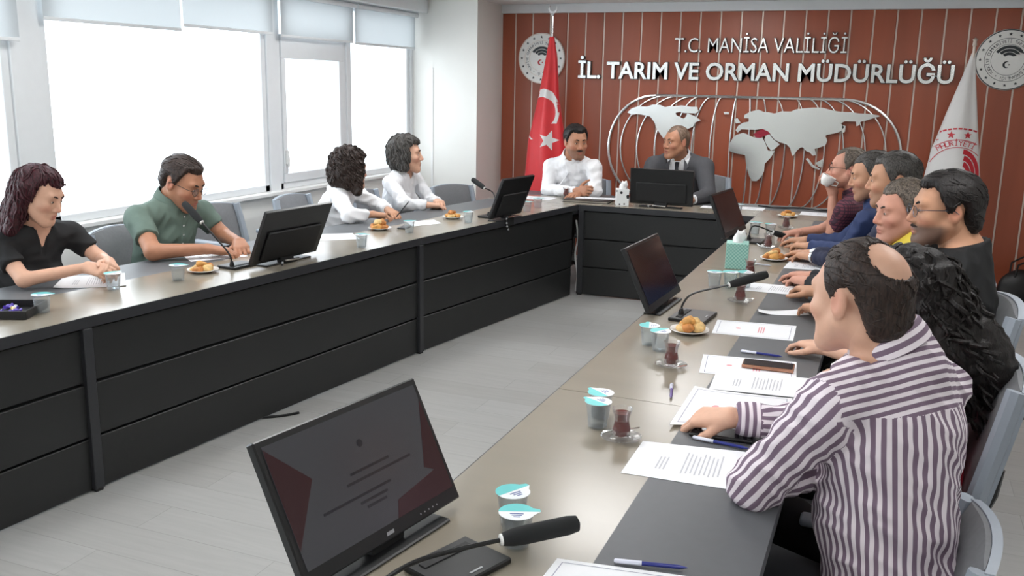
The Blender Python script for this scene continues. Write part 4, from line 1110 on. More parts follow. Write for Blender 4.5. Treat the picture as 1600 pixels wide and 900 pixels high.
# ------------------------------------------------------------------ hair and cloth colours
H_BLACK = hair_mat('hair_black', (14, 12, 12), (44, 38, 36)); H_DKBR = hair_mat('hair_dark_brown', (28, 20, 17), (66, 50, 43))
H_GREY = hair_mat('hair_greying', (40, 38, 37), (96, 92, 88)); H_GREY2 = hair_mat('hair_grey_brown', (62, 54, 48), (128, 116, 104)); H_RED = hair_mat('hair_burgundy', (30, 12, 16), (84, 34, 44))
H_BUZZ = hair_mat('hair_buzz', (96, 78, 66), (150, 126, 108))
C_WHITE = mat('white_cotton', (240, 240, 242), .75, var=.015, scale=30, bump=.12, bscale=500)
C_WHITE2 = mat('white_blouse', (232, 233, 236), .75, var=.015, scale=30, bump=.12, bscale=400)
C_BLACK = mat('black_jersey', (17, 17, 19), .8, var=.08, scale=30, bump=.12, bscale=500)
C_GREEN = mat('sage_polo_pique', (98, 116, 106), .8, var=.05, scale=30, bump=.2, bscale=900)
C_NAVY = mat('navy_knit', (38, 42, 66), .8, var=.08, scale=30, bump=.15, bscale=500)
C_BLUE = mat('blue_shirt', (40, 56, 98), .75, var=.06, scale=30, bump=.12, bscale=500)
C_SUIT = mat('charcoal_wool', (74, 74, 78), .8, var=.05, scale=60, bump=.12, bscale=700)
C_DKSW = mat('dark_sweater', (30, 31, 36), .85, var=.08, scale=30, bump=.2, bscale=600)
C_YELL = mat('yellow_collar', (226, 202, 74), .7, var=.03)
C_RED = mat('red_top', (190, 34, 58), .75, var=.08, scale=30)
C_TIE = mat('dark_tie', (22, 24, 32), .5)
G_DARK = mat('spectacle_frame', (38, 30, 28), .3); G_SIL = mat('silver_frame', (120, 122, 135), .25, metal=.8)
def check_mat():
    m, nt, b = node_mat('burgundy_check')
    tc = nt.nodes.new('ShaderNodeTexCoord'); sep = nt.nodes.new('ShaderNodeSeparateXYZ'); nt.links.new(tc.outputs['Object'], sep.inputs[0])
    def wave(axis):
        mu = nt.nodes.new('ShaderNodeMath'); mu.operation = 'MULTIPLY'; mu.inputs[1].default_value = 330
        nt.links.new(axis, mu.inputs[0]); s = nt.nodes.new('ShaderNodeMath'); s.operation = 'SINE'; nt.links.new(mu.outputs[0], s.inputs[0])
        g = nt.nodes.new('ShaderNodeMath'); g.operation = 'GREATER_THAN'; g.inputs[1].default_value = .55; nt.links.new(s.outputs[0], g.inputs[0]); return g.outputs[0]
    ad = nt.nodes.new('ShaderNodeMath'); nt.links.new(sep.outputs[0], ad.inputs[0]); nt.links.new(sep.outputs[1], ad.inputs[1])
    mx = nt.nodes.new('ShaderNodeMath'); mx.operation = 'MAXIMUM'; nt.links.new(wave(ad.outputs[0]), mx.inputs[0]); nt.links.new(wave(sep.outputs[2]), mx.inputs[1])
    r = nt.nodes.new('ShaderNodeValToRGB'); r.color_ramp.elements[0].color = (*lin((108, 52, 66)), 1); r.color_ramp.elements[1].color = (*lin((58, 30, 46)), 1)
    nt.links.new(mx.outputs[0], r.inputs[0]); nt.links.new(r.outputs[0], b.inputs['Base Color']); b.inputs['Roughness'].default_value = .8
    return m
C_CHECK = check_mat()
def stripe_mat():
    m, nt, b = node_mat('mauve_striped_cotton')
    a = nt.nodes.new('ShaderNodeAttribute'); a.attribute_name = 'stripe'
    mu = nt.nodes.new('ShaderNodeMath'); mu.operation = 'MULTIPLY'; mu.inputs[1].default_value = 2*PI/.0205; nt.links.new(a.outputs['Fac'], mu.inputs[0])
    s = nt.nodes.new('ShaderNodeMath'); s.operation = 'SINE'; nt.links.new(mu.outputs[0], s.inputs[0])
    r = nt.nodes.new('ShaderNodeValToRGB'); r.color_ramp.elements[0].position = .42; r.color_ramp.elements[1].position = .56
    r.color_ramp.elements[0].color = (*lin((236, 226, 232)), 1); r.color_ramp.elements[1].color = (*lin((124, 104, 122)), 1)
    mr = nt.nodes.new('ShaderNodeMapRange'); mr.inputs['From Min'].default_value = -1; nt.links.new(s.outputs[0], mr.inputs[0])
    nt.links.new(mr.outputs[0], r.inputs[0]); nt.links.new(r.outputs[0], b.inputs['Base Color']); b.inputs['Roughness'].default_value = .8
    return m
C_STRIPE = stripe_mat()

# ------------------------------------------------------------------ the people
PD = dict(
M13=dict(H=(-.035,2.18,1.205),N=(.05,2.2,1.04),SL=(-.065,2.03,.96),SR=(.16,2.37,.935),PE=(.11,2.13,.5),EL=(-.215,2.04,.778),WL=(-.03,2.25,.80),ER=(-.05,2.50,.79),WR=(-.335,2.43,.79)),
W12=dict(H=(.075,2.85,1.085),N=(.16,2.85,.91),SL=(.1,2.68,.85),SR=(.16,3.02,.85),PE=(.18,2.84,.5),EL=(.0,2.72,.74),WL=(-.07,2.93,.775),ER=(.02,3.17,.79),WR=(-.155,3.31,.78)),
M11=dict(H=(.197,3.65,1.247),N=(.28,3.67,1.065),SL=(.19,3.45,.985),SR=(.31,3.88,.985),PE=(.26,3.66,.5),EL=(-.03,3.62,.80),WL=(-.2,3.88,.785),ER=(-.01,3.93,.81),WR=(-.25,4.22,.79)),
M10=dict(H=(.068,4.2,1.168),N=(.13,4.22,.975),SL=(.06,4.03,.92),SR=(.14,4.43,.92),PE=(.2,4.23,.5),EL=(-.1,4.25,.79),WL=(-.3,4.48,.78),ER=(-.08,4.5,.79),WR=(-.3,4.62,.78)),
M9=dict(H=(.021,4.85,1.241),N=(.09,4.87,1.045),SL=(.02,4.67,.98),SR=(.08,5.07,.98),PE=(.18,4.88,.5),EL=(-.1,4.95,.80),WL=(-.335,5.17,.785),ER=(-.1,5.2,.79),WR=(-.36,5.3,.775)),
M8=dict(H=(-.085,5.4,1.212),N=(-.02,5.42,1.02),SL=(-.08,5.22,.955),SR=(-.04,5.62,.955),PE=(.1,5.42,.5),EL=(-.17,5.3,.80),WL=(-.38,5.5,.785),ER=(-.2,5.7,.80),WR=(-.42,5.75,.78)),
M7=dict(H=(-.23,5.95,1.198),N=(-.16,5.97,1.01),SL=(-.21,5.77,.945),SR=(-.16,6.17,.945),PE=(.0,5.97,.5),EL=(-.28,5.86,.80),WL=(-.3,5.9,1.06),ER=(-.35,6.2,.79),WR=(-.5,6.05,.78)),
W1=dict(H=(-3.55,3.08,1.13),N=(-3.62,3.1,.94),SL=(-3.6,3.28,.89),SR=(-3.66,2.93,.885),PE=(-3.82,3.1,.46),EL=(-3.47,3.33,.80),WL=(-3.28,3.19,.83),ER=(-3.48,2.90,.78),WR=(-3.30,3.08,.82)),
M2=dict(H=(-3.57,4.03,1.10),N=(-3.66,4.03,.935),SL=(-3.64,4.25,.875),SR=(-3.68,3.80,.895),PE=(-3.82,4.02,.46),EL=(-3.52,4.28,.78),WL=(-3.28,4.12,.78),ER=(-3.46,3.66,.785),WR=(-3.28,3.86,.785)),
W3=dict(H=(-3.5,5.63,1.055),N=(-3.58,5.66,.89),SL=(-3.6,5.86,.83),SR=(-3.5,5.48,.84),PE=(-3.78,5.6,.46),EL=(-3.42,5.9,.775),WL=(-3.22,5.68,.775),ER=(-3.3,5.28,.785),WR=(-3.2,5.42,.785)),
W4=dict(H=(-3.42,6.30,1.12),N=(-3.46,6.32,.945),SL=(-3.46,6.51,.885),SR=(-3.46,6.13,.885),PE=(-3.6,6.32,.46),EL=(-3.34,6.55,.75),WL=(-3.18,6.35,.77),ER=(-3.3,6.05,.78),WR=(-3.16,6.15,.77)),
M5=dict(H=(-2.5,7.62,1.19),N=(-2.56,7.72,1.0),SL=(-2.35,7.68,.945),SR=(-2.76,7.74,.93),PE=(-2.6,7.95,.48),EL=(-2.31,7.62,.78),WL=(-2.38,7.42,.775),ER=(-2.73,7.58,.77),WR=(-2.41,7.42,.79)),
M6=dict(H=(-1.66,7.72,1.215),N=(-1.65,7.85,1.04),SL=(-1.44,7.84,.98),SR=(-1.86,7.83,.975),PE=(-1.65,7.98,.5),EL=(-1.36,7.68,.80),WL=(-1.46,7.48,.775),ER=(-1.92,7.68,.78),WR=(-1.76,7.5,.775)),
)
for d_ in PD.values():      # all sit with raised shoulders
    d_['N'] = (d_['N'][0], d_['N'][1], d_['N'][2]+.04)
    for k_ in ('SL', 'SR'): d_[k_] = (d_[k_][0], d_[k_][1], d_[k_][2]+.03)
def stripe_coord(D):
    """stripes: up and down on the back, along the sleeves, across the yoke and the cuffs"""
    N, PE, SL, SR, EL, ER, WL, WR = [np.array(D[k], float) for k in ('N', 'PE', 'SL', 'SR', 'EL', 'ER', 'WL', 'WR')]
    u = unit(N-PE); rt = SR-SL; rt = unit(rt-u*np.dot(rt, u)); f = np.cross(u, rt)
    def segd(P, a, b):
        ab = b-a; t = np.clip(((P-a)@ab)/(ab@ab), 0, 1); return np.linalg.norm(P-a-t[:, None]*ab, axis=1), t
    def around(P, a, b, ref):
        ax = unit(b-a); q = P-a; q = q-(q@ax)[:, None]*ax; e1 = unit(ref-ax*(ref@ax)); e2 = np.cross(ax, e1)
        return np.arctan2(q@e2, q@e1)
    def fn(V, F):
        C = V[F].mean(1); out = np.zeros(F.shape)
        dt = field([ell(PE+u*.66*np.linalg.norm(N-PE), (.168, .115, .3), np.stack([rt, f, u], 1)), ell(PE+u*.3*np.linalg.norm(N-PE), (.16, .12, .2), np.stack([rt, f, u], 1))], C.astype(f32))
        reg = np.zeros(len(C), int); best = dt-.018
        for k, (a, b, r) in enumerate(((SL, EL, .05), (EL, WL, .038), (SR, ER, .05), (ER, WR, .038))):
            d, t = segd(C, a, b); d = d-r
            if k in (0, 2): d = d+np.where(((C-a)@unit(b-a)) < -.005, .05, 0)
            m = d < best; best = np.where(m, d, best); reg[m] = k+1
            if k in (1, 3): reg[m & (t > .72)] = 10+k
        yo = (reg == 0) & (((C-N)@u) > -.115) ; reg[yo] = 20
        for r_, sel in ((r_, np.nonzero(reg == r_)[0]) for r_ in np.unique(reg)):
            P = V[F[sel]].reshape(-1, 3)
            if r_ == 0: v = np.arctan2(((P-PE)@rt)/.168, -((P-PE)@f)/.118)*.145
            elif r_ == 20: v = (P-N)@u+.45*((P-N)@f)
            elif r_ in (11, 13): a, b = (EL, WL) if r_ == 11 else (ER, WR); v = (P-a)@unit(b-a)
            else:
                a, b = [(SL, EL), (EL, WL), (SR, ER), (ER, WR)][r_-1]
                an = around(P, a, b, u+f*.3).reshape(-1, 4)
                an = np.where(an-an[:, :1] > PI, an-2*PI, np.where(an-an[:, :1] < -PI, an+2*PI, an))
                v = an.ravel()*(.0522 if r_ in (1, 3) else .0392)
            out[sel] = v.reshape(-1, 4)
        return out
    return fn
TAB = (0, 0, 1)
person('balding man in a mauve and white striped shirt, seen from behind', PD['M13'], (143, -6, 0), 1.04, 'light', 1.12, C_STRIPE, hair=dict(style='bald', m=H_DKBR, t=.010, low=-.078), h=.007, hh=.0036, hd=.0032, seed=3, corner=stripe_coord(PD['M13']), fold=.008, belly=.02,
       hL=dict(n=TAB), hR=dict(d=(-.17, .03, -.035), n=(0, -.3, 1), curl=(32, 34, 24), spread=2, thumb=-12), brow=(40, 32, 28))
w12 = person('woman in a red top with very long dark curly hair', PD['W12'], (172, -22, 0), 1.0, 'light', .95, C_RED, sleeve='short', neck='crew', hair=dict(style='longcurly', m=H_BLACK, t=.022, extra=[cap((.02, -.08, .0), (.03, -.13, -.24), .085, .085, .06), cap((.03, -.12, -.2), (.04, -.18, -.38), .085, .05, .06)]), female=True, h=.009, hh=.005, seed=5)
person('man in a black t-shirt with silver glasses, black hair and short beard', PD['M11'], (195, -3, 0), 1.05, 'mid', 1.14, C_BLACK, sleeve='short', neck='crew', hair=dict(style='short', m=H_BLACK, t=.018, low=-.085, under=(30, 26, 26), quiff=.004), stubble=.8, glasses=G_SIL, mustache=.8, brow=(20, 16, 16), seed=7, h=.008, hh=.0042, hL=dict(n=TAB), hR=dict(n=TAB, curl=(30, 40, 25)))
person('man with greying hair and a yellow collar under a dark sweater', PD['M10'], (208, -6, 0), 1.04, 'rosy', 1.0, C_DKSW, neck='collar', shirt2=C_YELL, wide_collar=2.4, hair=dict(style='short', m=H_GREY2, t=.013, low=-.06, under=(96, 84, 74)), brow=(58, 46, 38), seed=9, stubble=.12, hL=dict(n=TAB), hR=dict(n=TAB))
person('dark haired man in a navy knit leaning over the right table', PD['M9'], (184, -6, 0), 1.04, 'mid', 1.0, C_NAVY, neck='crew', watch='L', hair=dict(style='short', m=H_GREY, t=.014, low=-.06, under=(60, 56, 54)), seed=11, stubble=.3, hL=dict(n=TAB), hR=dict(n=TAB))
person('short haired man in a blue shirt between the navy and burgundy shirts', PD['M8'], (190, -12, 0), 1.03, 'mid', 1.0, C_BLUE, hair=dict(style='short', m=H_GREY, t=.009, low=-.05, under=(70, 64, 60)), seed=13, stubble=.3, hL=dict(n=TAB), hR=dict(n=TAB))
person('man in a burgundy checked shirt and glasses drinking from a white cup', PD['M7'], (184, 2, 0), 1.0, 'rosy', .95, C_CHECK, sleeve='short', hair=dict(style='short', m=H_GREY2, t=.011, low=-.055, under=(90, 78, 68), temple=1), glasses=G_DARK, seed=15, hL=dict(d=(-.35, .1, .8), n=(.6, -.75, .2), curl=(35, 45, 25)), hR=dict(n=TAB))
person('woman in a black v-neck top with long burgundy hair', PD['W1'], (12, -22, 4), .99, 'light', .95, C_BLACK, sleeve='short', neck='crew', vneck=.075, female=True, hair=dict(style='long', m=H_RED, t=.015, fw=.066), seed=17, lips=(176, 92, 88), h=.008, hh=.0042, hL=dict(d=(.16, -.10, -.03), n=(.3, .55, .8), curl=(40, 42, 25)), hR=dict(d=(.16, .03, -.02), n=(.1, -.6, .8), curl=(34, 42, 25)), brow=(46, 28, 26))
person('man in a sage green polo and glasses speaking into a microphone', PD['M2'], (4, -24, 0), 1.12, 'tan', 1.08, C_GREEN, sleeve='short', placket=.42, hair=dict(style='short', m=H_DKBR, t=.012, low=-.055, under=(60, 48, 42), quiff=.008), glasses=G_DARK, seed=19, stubble=.2, h=.008, hh=.0042, belly=.03, hL=dict(d=(.12, -.12, -.03), n=TAB, curl=(20, 25, 15)), hR=dict(d=(.15, .12, -.03), n=TAB, curl=(18, 22, 15)))
person('woman in a white shirt with dark curly hair turned to the red wall', PD['W3'], (62, -8, 6), 1.08, 'mid', 1.0, C_WHITE, female=True, fold=.009, hair=dict(style='curly', m=H_DKBR, t=.03), seed=21, hL=dict(d=(.15, -.1, -.02), n=TAB, curl=(26, 30, 20)), hR=dict(d=(.12, .13, -.02), n=TAB, curl=(26, 30, 20)), sleeve_t=.8)
person('woman in a white blouse with wavy brown hair in profile', PD['W4'], (20, 0, 0), 1.08, 'light', .95, C_WHITE2, female=True, fold=.009, neck='crew', vneck=.05, hair=dict(style='wavy', m=H_GREY, t=.024), seed=23, hL=dict(n=TAB), hR=dict(n=TAB))
person('moustached man in a white shirt at the head table beside the red flag', PD['M5'], (-50, -8, 0), 1.12, 'tan', 1.08, C_WHITE, placket=.75, fold=.008, hair=dict(style='short', m=H_BLACK, t=.013, low=-.055, under=(40, 34, 32), quiff=.01), seed=25, stubble=.5, mustache=.9, h=.01, hh=.0052, hd=.005, brow=(20, 16, 14), hR=dict(d=(.10, -.04, .02), n=(.1, -.9, .3), curl=(55, 60, 40), thumb=30), hL=dict(n=TAB))
m6 = person('man in a charcoal suit and dark tie at the head table', PD['M6'], (-126, -3, 0), 1.06, 'tan', 1.06, C_WHITE, hair=dict(style='short', m=H_BUZZ, t=.005, low=-.045, under=(120, 98, 84), temple=1), seed=27, h=.01, hh=.0052, hd=.005, brow=(80, 62, 52), hL=dict(n=TAB), hR=dict(n=TAB), sleeve_t=.97)

# suit jacket, tie: worn over the white shirt of the man in the suit
def jacket(body, D):
    N, PE, SL, SR, EL, ER, WL, WR = [np.array(D[k], float) for k in ('N', 'PE', 'SL', 'SR', 'EL', 'ER', 'WL', 'WR')]
    u = unit(N-PE); rt = SR-SL; rt = unit(rt-u*np.dot(rt, u)); f = np.cross(u, rt); L = np.linalg.norm(N-PE); B = np.stack([rt, f, u], 1); b = 1.06; g = .019
    q = [ell(PE+u*.66*L+f*.005, (.168*b+g, .115*b+g, .24*L+.05+g), B, .06), ell(PE+u*.34*L+f*.012, (.16*b+g, .115*b+g, .24*L+.03), B, .07), ell(PE, (.175*b+g, .13*b+g, .13), B, .06)]
    mid = N-u*.055
    for S, E, W_ in ((SL, EL, WL), (SR, ER, WR)):
        q += [cap(mid, S, .064*b+g, .056*b+g, .05), cap(N+u*.01, (S+N)/2, .05+g, .05+g, .05), cap(S, E, .06+g, .05+g*.8, .03), cap(E, W_, .048+g*.7, .04+g*.5, .02, cut=sleeve_cut(E, W_, .9))]
    nz = waves(77, 8, 14, 40)
    def ex(P, d):
        d = d-.005*nz(P)
        d = -smin(-d, cap(N+u*.1+f*.03, N-u*.02+f*.03, .078, .074).d(P), .01)
        a = N+f*.10+u*.06; v = (P-A(N+f*.14-u*.30))
        s = v@A(u); w_ = np.abs(v@A(rt)); dep = v@A(f)
        wedge = np.maximum(np.maximum(w_-.02-.24*np.maximum(s, 0), -s), -(dep+.12))
        return -smin(-d, wedge, .006)
    o = np_obj('suit_jacket', [sdf_mesh(q, .009, ex, margin=.012)], C_SUIT, body)
    for m in (-1, 1):          # lapels
        P = lambda s, w2, y: tuple(map(float, N+u*s+rt*m*w2+f*y))
        V = [P(.02, .055, .09), P(-.04, .062, .135), P(-.16, .045, .16), P(-.28, .022, .165), P(-.16, .085, .155), P(-.08, .105, .14), P(-.055, .085, .145), P(-.03, .10, .125)]
        Geo().add(V, [(0, 1, 7), (1, 6, 7), (1, 2, 5, 6), (2, 4, 5), (2, 3, 4)]).build('lapel', C_SUIT, o, True)
    t = [tuple(map(float, N+u*s+f*y)) for s, y in ((-.0, .105), (-.05, .135), (-.14, .15), (-.26, .155))]
    g = Geo()
    for i, ((s, y), w2) in enumerate(zip(((-.005, .100), (-.035, .128), (-.05, .136), (-.14, .152), (-.27, .157)), (.018, .016, .013, .024, .034))):
        for dy in (0, -.008):
            for m in (-1, 1): g.V.append(tuple(map(float, N+u*s+f*(y+dy)+rt*m*w2)))
    for i in range(4):
        a, b2 = i*4, i*4+4
        for F in ((a, a+1, b2+1, b2), (a+2, b2+2, b2+3, a+3), (a, b2, b2+2, a+2), (a+1, a+3, b2+3, b2+1)): g.F.append(F); g.M.append(0)
    g.build('tie', C_TIE, body, 40)
jacket(m6, PD['M6'])

# loose curls over the hair mass of the woman with the very long hair
def curls(body, D, face, n=150):
    M = face_frame(*face); H = np.array(D['H']); rg = random.Random(4); g = Geo()
    for i in range(n):
        a = rg.uniform(-2.3, 2.3); st = M@np.array([.09*math.sin(a), -.02-.10*math.cos(a), rg.uniform(-.12, .10)])+H
        end = np.array([.285+rg.uniform(-.07, .05), 2.85+rg.uniform(-.12, .10), rg.uniform(.70, .98)])
        mid = (st+end)/2+np.array([.05, -.02, .05]); ph = rg.uniform(0, 6.3); tw = rg.uniform(5, 9); r = rg.uniform(.008, .015); pts = []
        for k in range(25):
            t = k/24; p = (1-t)**2*st+2*t*(1-t)*mid+t*t*end
            pts.append(tuple(p+r*min(1, t*4)*np.array([math.cos(ph+tw*2*PI*t*.6), math.sin(ph+tw*2*PI*t*.6), 0])))
        g.tube(pts, [.004+.003*math.sin(PI*k/24) for k in range(25)], 5)
    o = g.build('curl_locks', H_BLACK, body, True); o['kind'] = 'stuff'
curls(w12, PD['W12'], (172, -22, 0))
# ------------------------------------------------------------------ chairs in place
for x, y, a, s, lab in (
    (-.02, 2.12, 180, .82, 'grey chair of the man in the striped shirt'), (.02, 2.86, 184, 1.02, 'grey chair of the woman with the very long curly hair'), (.08, 3.68, 186, 1.04, 'grey chair of the man in the black t-shirt'),
    (.06, 4.24, 180, 1, 'grey chair of the man with the yellow collar'), (.04, 4.9, 180, 1, 'grey chair of the man in the navy knit'), (-.03, 5.44, 180, 1, 'grey chair of the man in the blue shirt'), (-.12, 6.0, 180, 1, 'grey chair of the man in the burgundy check'),
    (-3.72, 3.08, 5, .93, 'grey chair of the woman with burgundy hair'), (-3.70, 4.0, 8, .93, 'grey chair of the man in the green polo'), (-3.72, 4.74, -8, .97, 'empty grey chair right of the man in the green polo'), (-3.66, 5.62, 5, .95, 'grey chair of the woman with dark curly hair'),
    (-3.48, 6.3, 6, .93, 'grey chair of the woman in the white blouse'), (-3.40, 6.80, -10, .88, 'empty grey chair next to the woman in the white blouse'), (-3.30, 7.22, -30, .88, 'empty grey chair at the corner by the white pillar'),
    (-2.58, 7.9, -90, .93, 'grey chair of the moustached man in the white shirt'), (-1.56, 7.92, -96, 1.02, 'grey chair of the man in the suit')):
    chair(x, y, a, lab, s)

# ------------------------------------------------------------------ things on the tables
M_CUP = clear_mat('clear_cup_plastic', (250, 252, 253), .45, .06, haze=.10); M_WATER = clear_mat('water', (246, 250, 252), .3, .02)
M_TEAL = mat('foil_teal', (98, 200, 200), .35, metal=.2); M_LIDW = mat('foil_white', (236, 240, 242), .35, metal=.1); M_LIDI = mat('foil_print', (70, 90, 150), .5)
def make_cup():
    e = empty('water_cup')
    Geo().lathe([(.0245, 0), (.026, .002), (.0275, .02), (.031, .05), (.033, .070), (.0365, .072), (.0365, .0745), (.0325, .0745), (.030, .050), (.0265, .02), (.025, .004), (.001, .003)], 22, cap=False).build('cup', M_CUP, e, 40)
    Geo().lathe([(.001, .0045), (.024, .0045), (.0262, .02), (.0288, .048), (.001, .048)], 20, cap=False).build('water', M_WATER, e, 40)
    n = 24; pts = [(.0375*math.cos(2*PI*i/n), .0375*math.sin(2*PI*i/n)) for i in range(n)]; pts[0] = (.049, .004); pts[1] = (.047, .014)
    l = Geo().prism(pts, .0748, .0756).build('lid', M_LIDW, e)
    half = [p for p in pts if p[1] >= -.001]
    Geo().prism(half, .0756, .0760).build('teal_print', M_TEAL, l)
    g = Geo()
    for k in range(3): g.box(-.014+.004*k, .014-.003*k, -.010-.007*k, -.0065-.007*k, .0756, .0759)
    g.build('print_lines', M_LIDI, l)
    return e
CUP = make_cup(); cfirst = [True]
def cup(x, y, rz, lab):
    o = CUP if cfirst[0] else copy_tree(CUP); cfirst[0] = False
    o.location = (x, y, TZ); o.rotation_euler[2] = math.radians(rz); tag(o, lab, 'cup', 'sealed water cups')
for x, y, rz, lab in ((-.634, 1.628, 20, 'sealed water cup right behind the near microphone head'), (-.678, 1.715, 60, 'sealed water cup with teal lid, farther of the near pair'),
    (-.681, 2.351, 150, 'sealed water cup beside the near tea glass, front one'), (-.697, 2.428, 140, 'sealed water cup beside the near tea glass, rear one'),
    (-.755, 3.235, 100, 'sealed water cup left of the pastry plate, outer one'), (-.700, 3.175, 60, 'sealed water cup left of the pastry plate, inner one'),
    (-.719, 4.37, 0, 'water cup before the teal tissue box, leftmost of three'), (-.650, 4.40, 45, 'water cup before the teal tissue box, middle of three'), (-.585, 4.43, 80, 'water cup before the teal tissue box, rightmost of three'),
    (-3.076, 2.635, 30, 'water cup next to the black tray at the left edge'), (-3.145, 3.075, 80, 'water cup being opened by the woman with burgundy hair'), (-3.026, 3.35, 20, 'water cup left of the pastry plate of the green polo man'),
    (-2.745, 4.52, 10, 'water cup at the right edge of the left black monitor'), (-2.76, 5.12, 50, 'water cup before the hands of the dark curly haired woman'), (-2.62, 5.70, 90, 'water cup left of the far window side monitor'),
    (-.775, 6.17, 0, 'water cup behind the arched far microphone, left one'), (-.675, 6.15, 70, 'water cup behind the arched far microphone, right one'), (-2.47, 6.42, 0, 'water cup beyond the far window side monitor'), (-2.475, 6.66, 30, 'water cup nearest the head table on the window side'), (-1.03, 7.10, 0, 'water cup behind the pale far monitor')):
    cup(x, y, rz, lab)

M_GLASS = clear_mat('tea_glass', (252, 252, 252), .6, .02, haze=.05)
def tea_mat():
    m, nt, b = node_mat('black_tea'); b.inputs['Base Color'].default_value = (*lin((120, 26, 12)), 1); b.inputs['Roughness'].default_value = .05
    b.inputs['Transmission Weight'].default_value = .55; b.inputs['IOR'].default_value = 1.33
    n = nt.nodes.new('ShaderNodeTexNoise'); n.inputs['Scale'].default_value = 20
    r = nt.nodes.new('ShaderNodeValToRGB'); r.color_ramp.elements[0].color = (*lin((104, 20, 10)), 1); r.color_ramp.elements[1].color = (*lin((140, 36, 16)), 1)
    nt.links.new(n.outputs[0], r.inputs[0]); nt.links.new(r.outputs[0], b.inputs['Base Color']); return m
M_TEA = tea_mat(); M_PORC = mat('white_porcelain', (238, 237, 233), .15, var=.01, coat=.5); M_SUG = mat('sugar', (244, 243, 240), .7, bump=.3, bscale=900)
TP = [(.021, .004), (.0245, .010), (.0255, .020), (.0225, .034), (.0195, .046), (.0205, .058), (.0245, .070), (.0285, .082)]
def make_tea():
    e = empty('tea_glass')
    Geo().lathe([(.018, 0)]+TP+[(r-.0016, z) for r, z in TP[::-1]]+[(.001, .006)], 22, 0, T(0, 0, .008), cap=False).build('glass', M_GLASS, e, 60)
    Geo().lathe([(.001, .0075)]+[(r-.002, z+.0035) for r, z in TP[:-2]]+[(.0222, .070), (.001, .070)], 22, 0, T(0, 0, .008), cap=False).build('tea', M_TEA, e, 60)
    Geo().lathe([(.026, 0), (.030, .0015), (.048, .008), (.055, .012), (.0545, .0135), (.047, .0098), (.030, .0045), (.001, .004)], 28, cap=False).build('saucer', M_GLASS, e, 60)
    Geo().tube([(-.048, .018, .014), (-.015, .038, .013), (.03, .040, .018), (.052, .034, .024)], [.004, .0022, .0015, .002], 6).build('spoon', M_CHROME2, e, True)
    Geo().rbox(-.008, .008, -.005, .005, 0, .009, .0015, 1, 0, T(.040, -.008, .008) @ RZ(.6)).build('sugar_cube', M_SUG, e)
    return e
TEA = make_tea(); tfirst = [True]
for x, y, rz, lab in ((-.595, 2.285, 20, 'tea glass with saucer nearest the camera'), (-.620, 3.0, 200, 'tea glass with saucer beside the stack of framed sheets'), (-.556, 4.09, -30, 'tea glass under the second microphone head'),
    (-.60, 4.70, 60, 'tea glass touching the teal tissue box'), (-.625, 5.62, 150, 'tea glass at the base of the arched far microphone'), (-.612, 6.49, 20, 'tea glass farthest along the right table'), (-2.50, 7.40, 90, 'small tea glass before the moustached man')):
    o = TEA if tfirst[0] else copy_tree(TEA); tfirst[0] = False
    o.location = (x, y, TZ); o.rotation_euler[2] = math.radians(rz); tag(o, lab, 'tea glass', 'tea glasses on saucers')

# plates of pastries; every pastry is a thing of its own
def pastry_mat(n, a, b): return mat(n, a, .6, var=.25, scale=60, bump=.5, bscale=180)
M_PA = [pastry_mat('golden_crust', (206, 150, 78), 0), pastry_mat('pale_crust', (222, 186, 124), 0), pastry_mat('brown_crust', (190, 124, 62), 0)]
PAST = []
def pastry_mesh():
    out = []
    for kind in range(3):
        if kind == 0: q = [ell((0, 0, .016), (.027, .024, .016), None, .01), cap((-.015, 0, .026), (.015, .004, .026), .007, .007, .008)]
        elif kind == 1: q = [cap((-.022, -.01, .012), (0, .010, .014), .010, .014, .01), cap((0, .010, .014), (.022, -.01, .012), .014, .009, .01)]
        else: q = [ell((0, 0, .014), (.024, .024, .014), None, .01), ell((0, 0, .032), (.012, .012, .006), None, .01, sub=True)]
        nz = waves(kind+200, 6, 150, 300); V, F = sdf_mesh(q, .0045, lambda P, d: d-.0016*nz(P))
        out.append((V, F))
    return out
PM = pastry_mesh()
def plate(x, y, lab, lab2, n, seed, sc=1.0):
    e = tag(empty('pastry_plate', (x, y, TZ)), lab, 'plate', 'white pastry plates')
    Geo().lathe([(.035, 0), (.04, .001), (.066, .010), (.075, .014), (.0745, .016), (.064, .013), (.04, .005), (.001, .004)], 32, cap=False).build('dish', M_PORC, e, 60)
    Geo().lathe([(.0738, .0163), (.075, .0163), (.075, .0168), (.0738, .0168)], 32, cap=False).build('rim_line', M_PORC, e, 60)
    rg = random.Random(seed)
    for k in range(n):
        kd = rg.randrange(3); a = 2*PI*k/max(1, min(n, 5))+rg.uniform(-.3, .3); r = .034 if k < 5 else .010; z = TZ+(.007 if k < 5 else .030)
        if k >= 5: r = .012; a = k*2.2
        o = np_obj('pastry', [PM[kd]], M_PA[(k+seed) % 3]); o.location = (x+r*math.cos(a), y+r*math.sin(a), z); o.rotation_euler = (rg.uniform(-.25, .25), rg.uniform(-.25, .25), rg.uniform(0, 6)); o.scale = (sc, sc, sc)
        tag(o, ('golden', 'pale', 'browned')[(k+seed) % 3]+' '+('domed', 'crescent', 'round')[kd]+' pastry'+(' atop the pile' if k >= 5 else '')+' on'+lab2.split(' on', 1)[1], 'pastry', 'pastries on'+lab2.split(' on', 1)[1])
plate(-.655, 3.48, 'white plate of pastries between the second monitor and the tea', 'small baked pastry on the plate beside the second monitor', 7, 1, 1.1)
plate(-.545, 5.24, 'white plate of pastries behind the teal tissue box', 'small baked pastry on the plate behind the teal tissue box', 7, 2, 1.1)
plate(-.665, 7.12, 'white plate of pastries on the far corner table', 'small baked pastry on the far corner table plate', 6, 3)
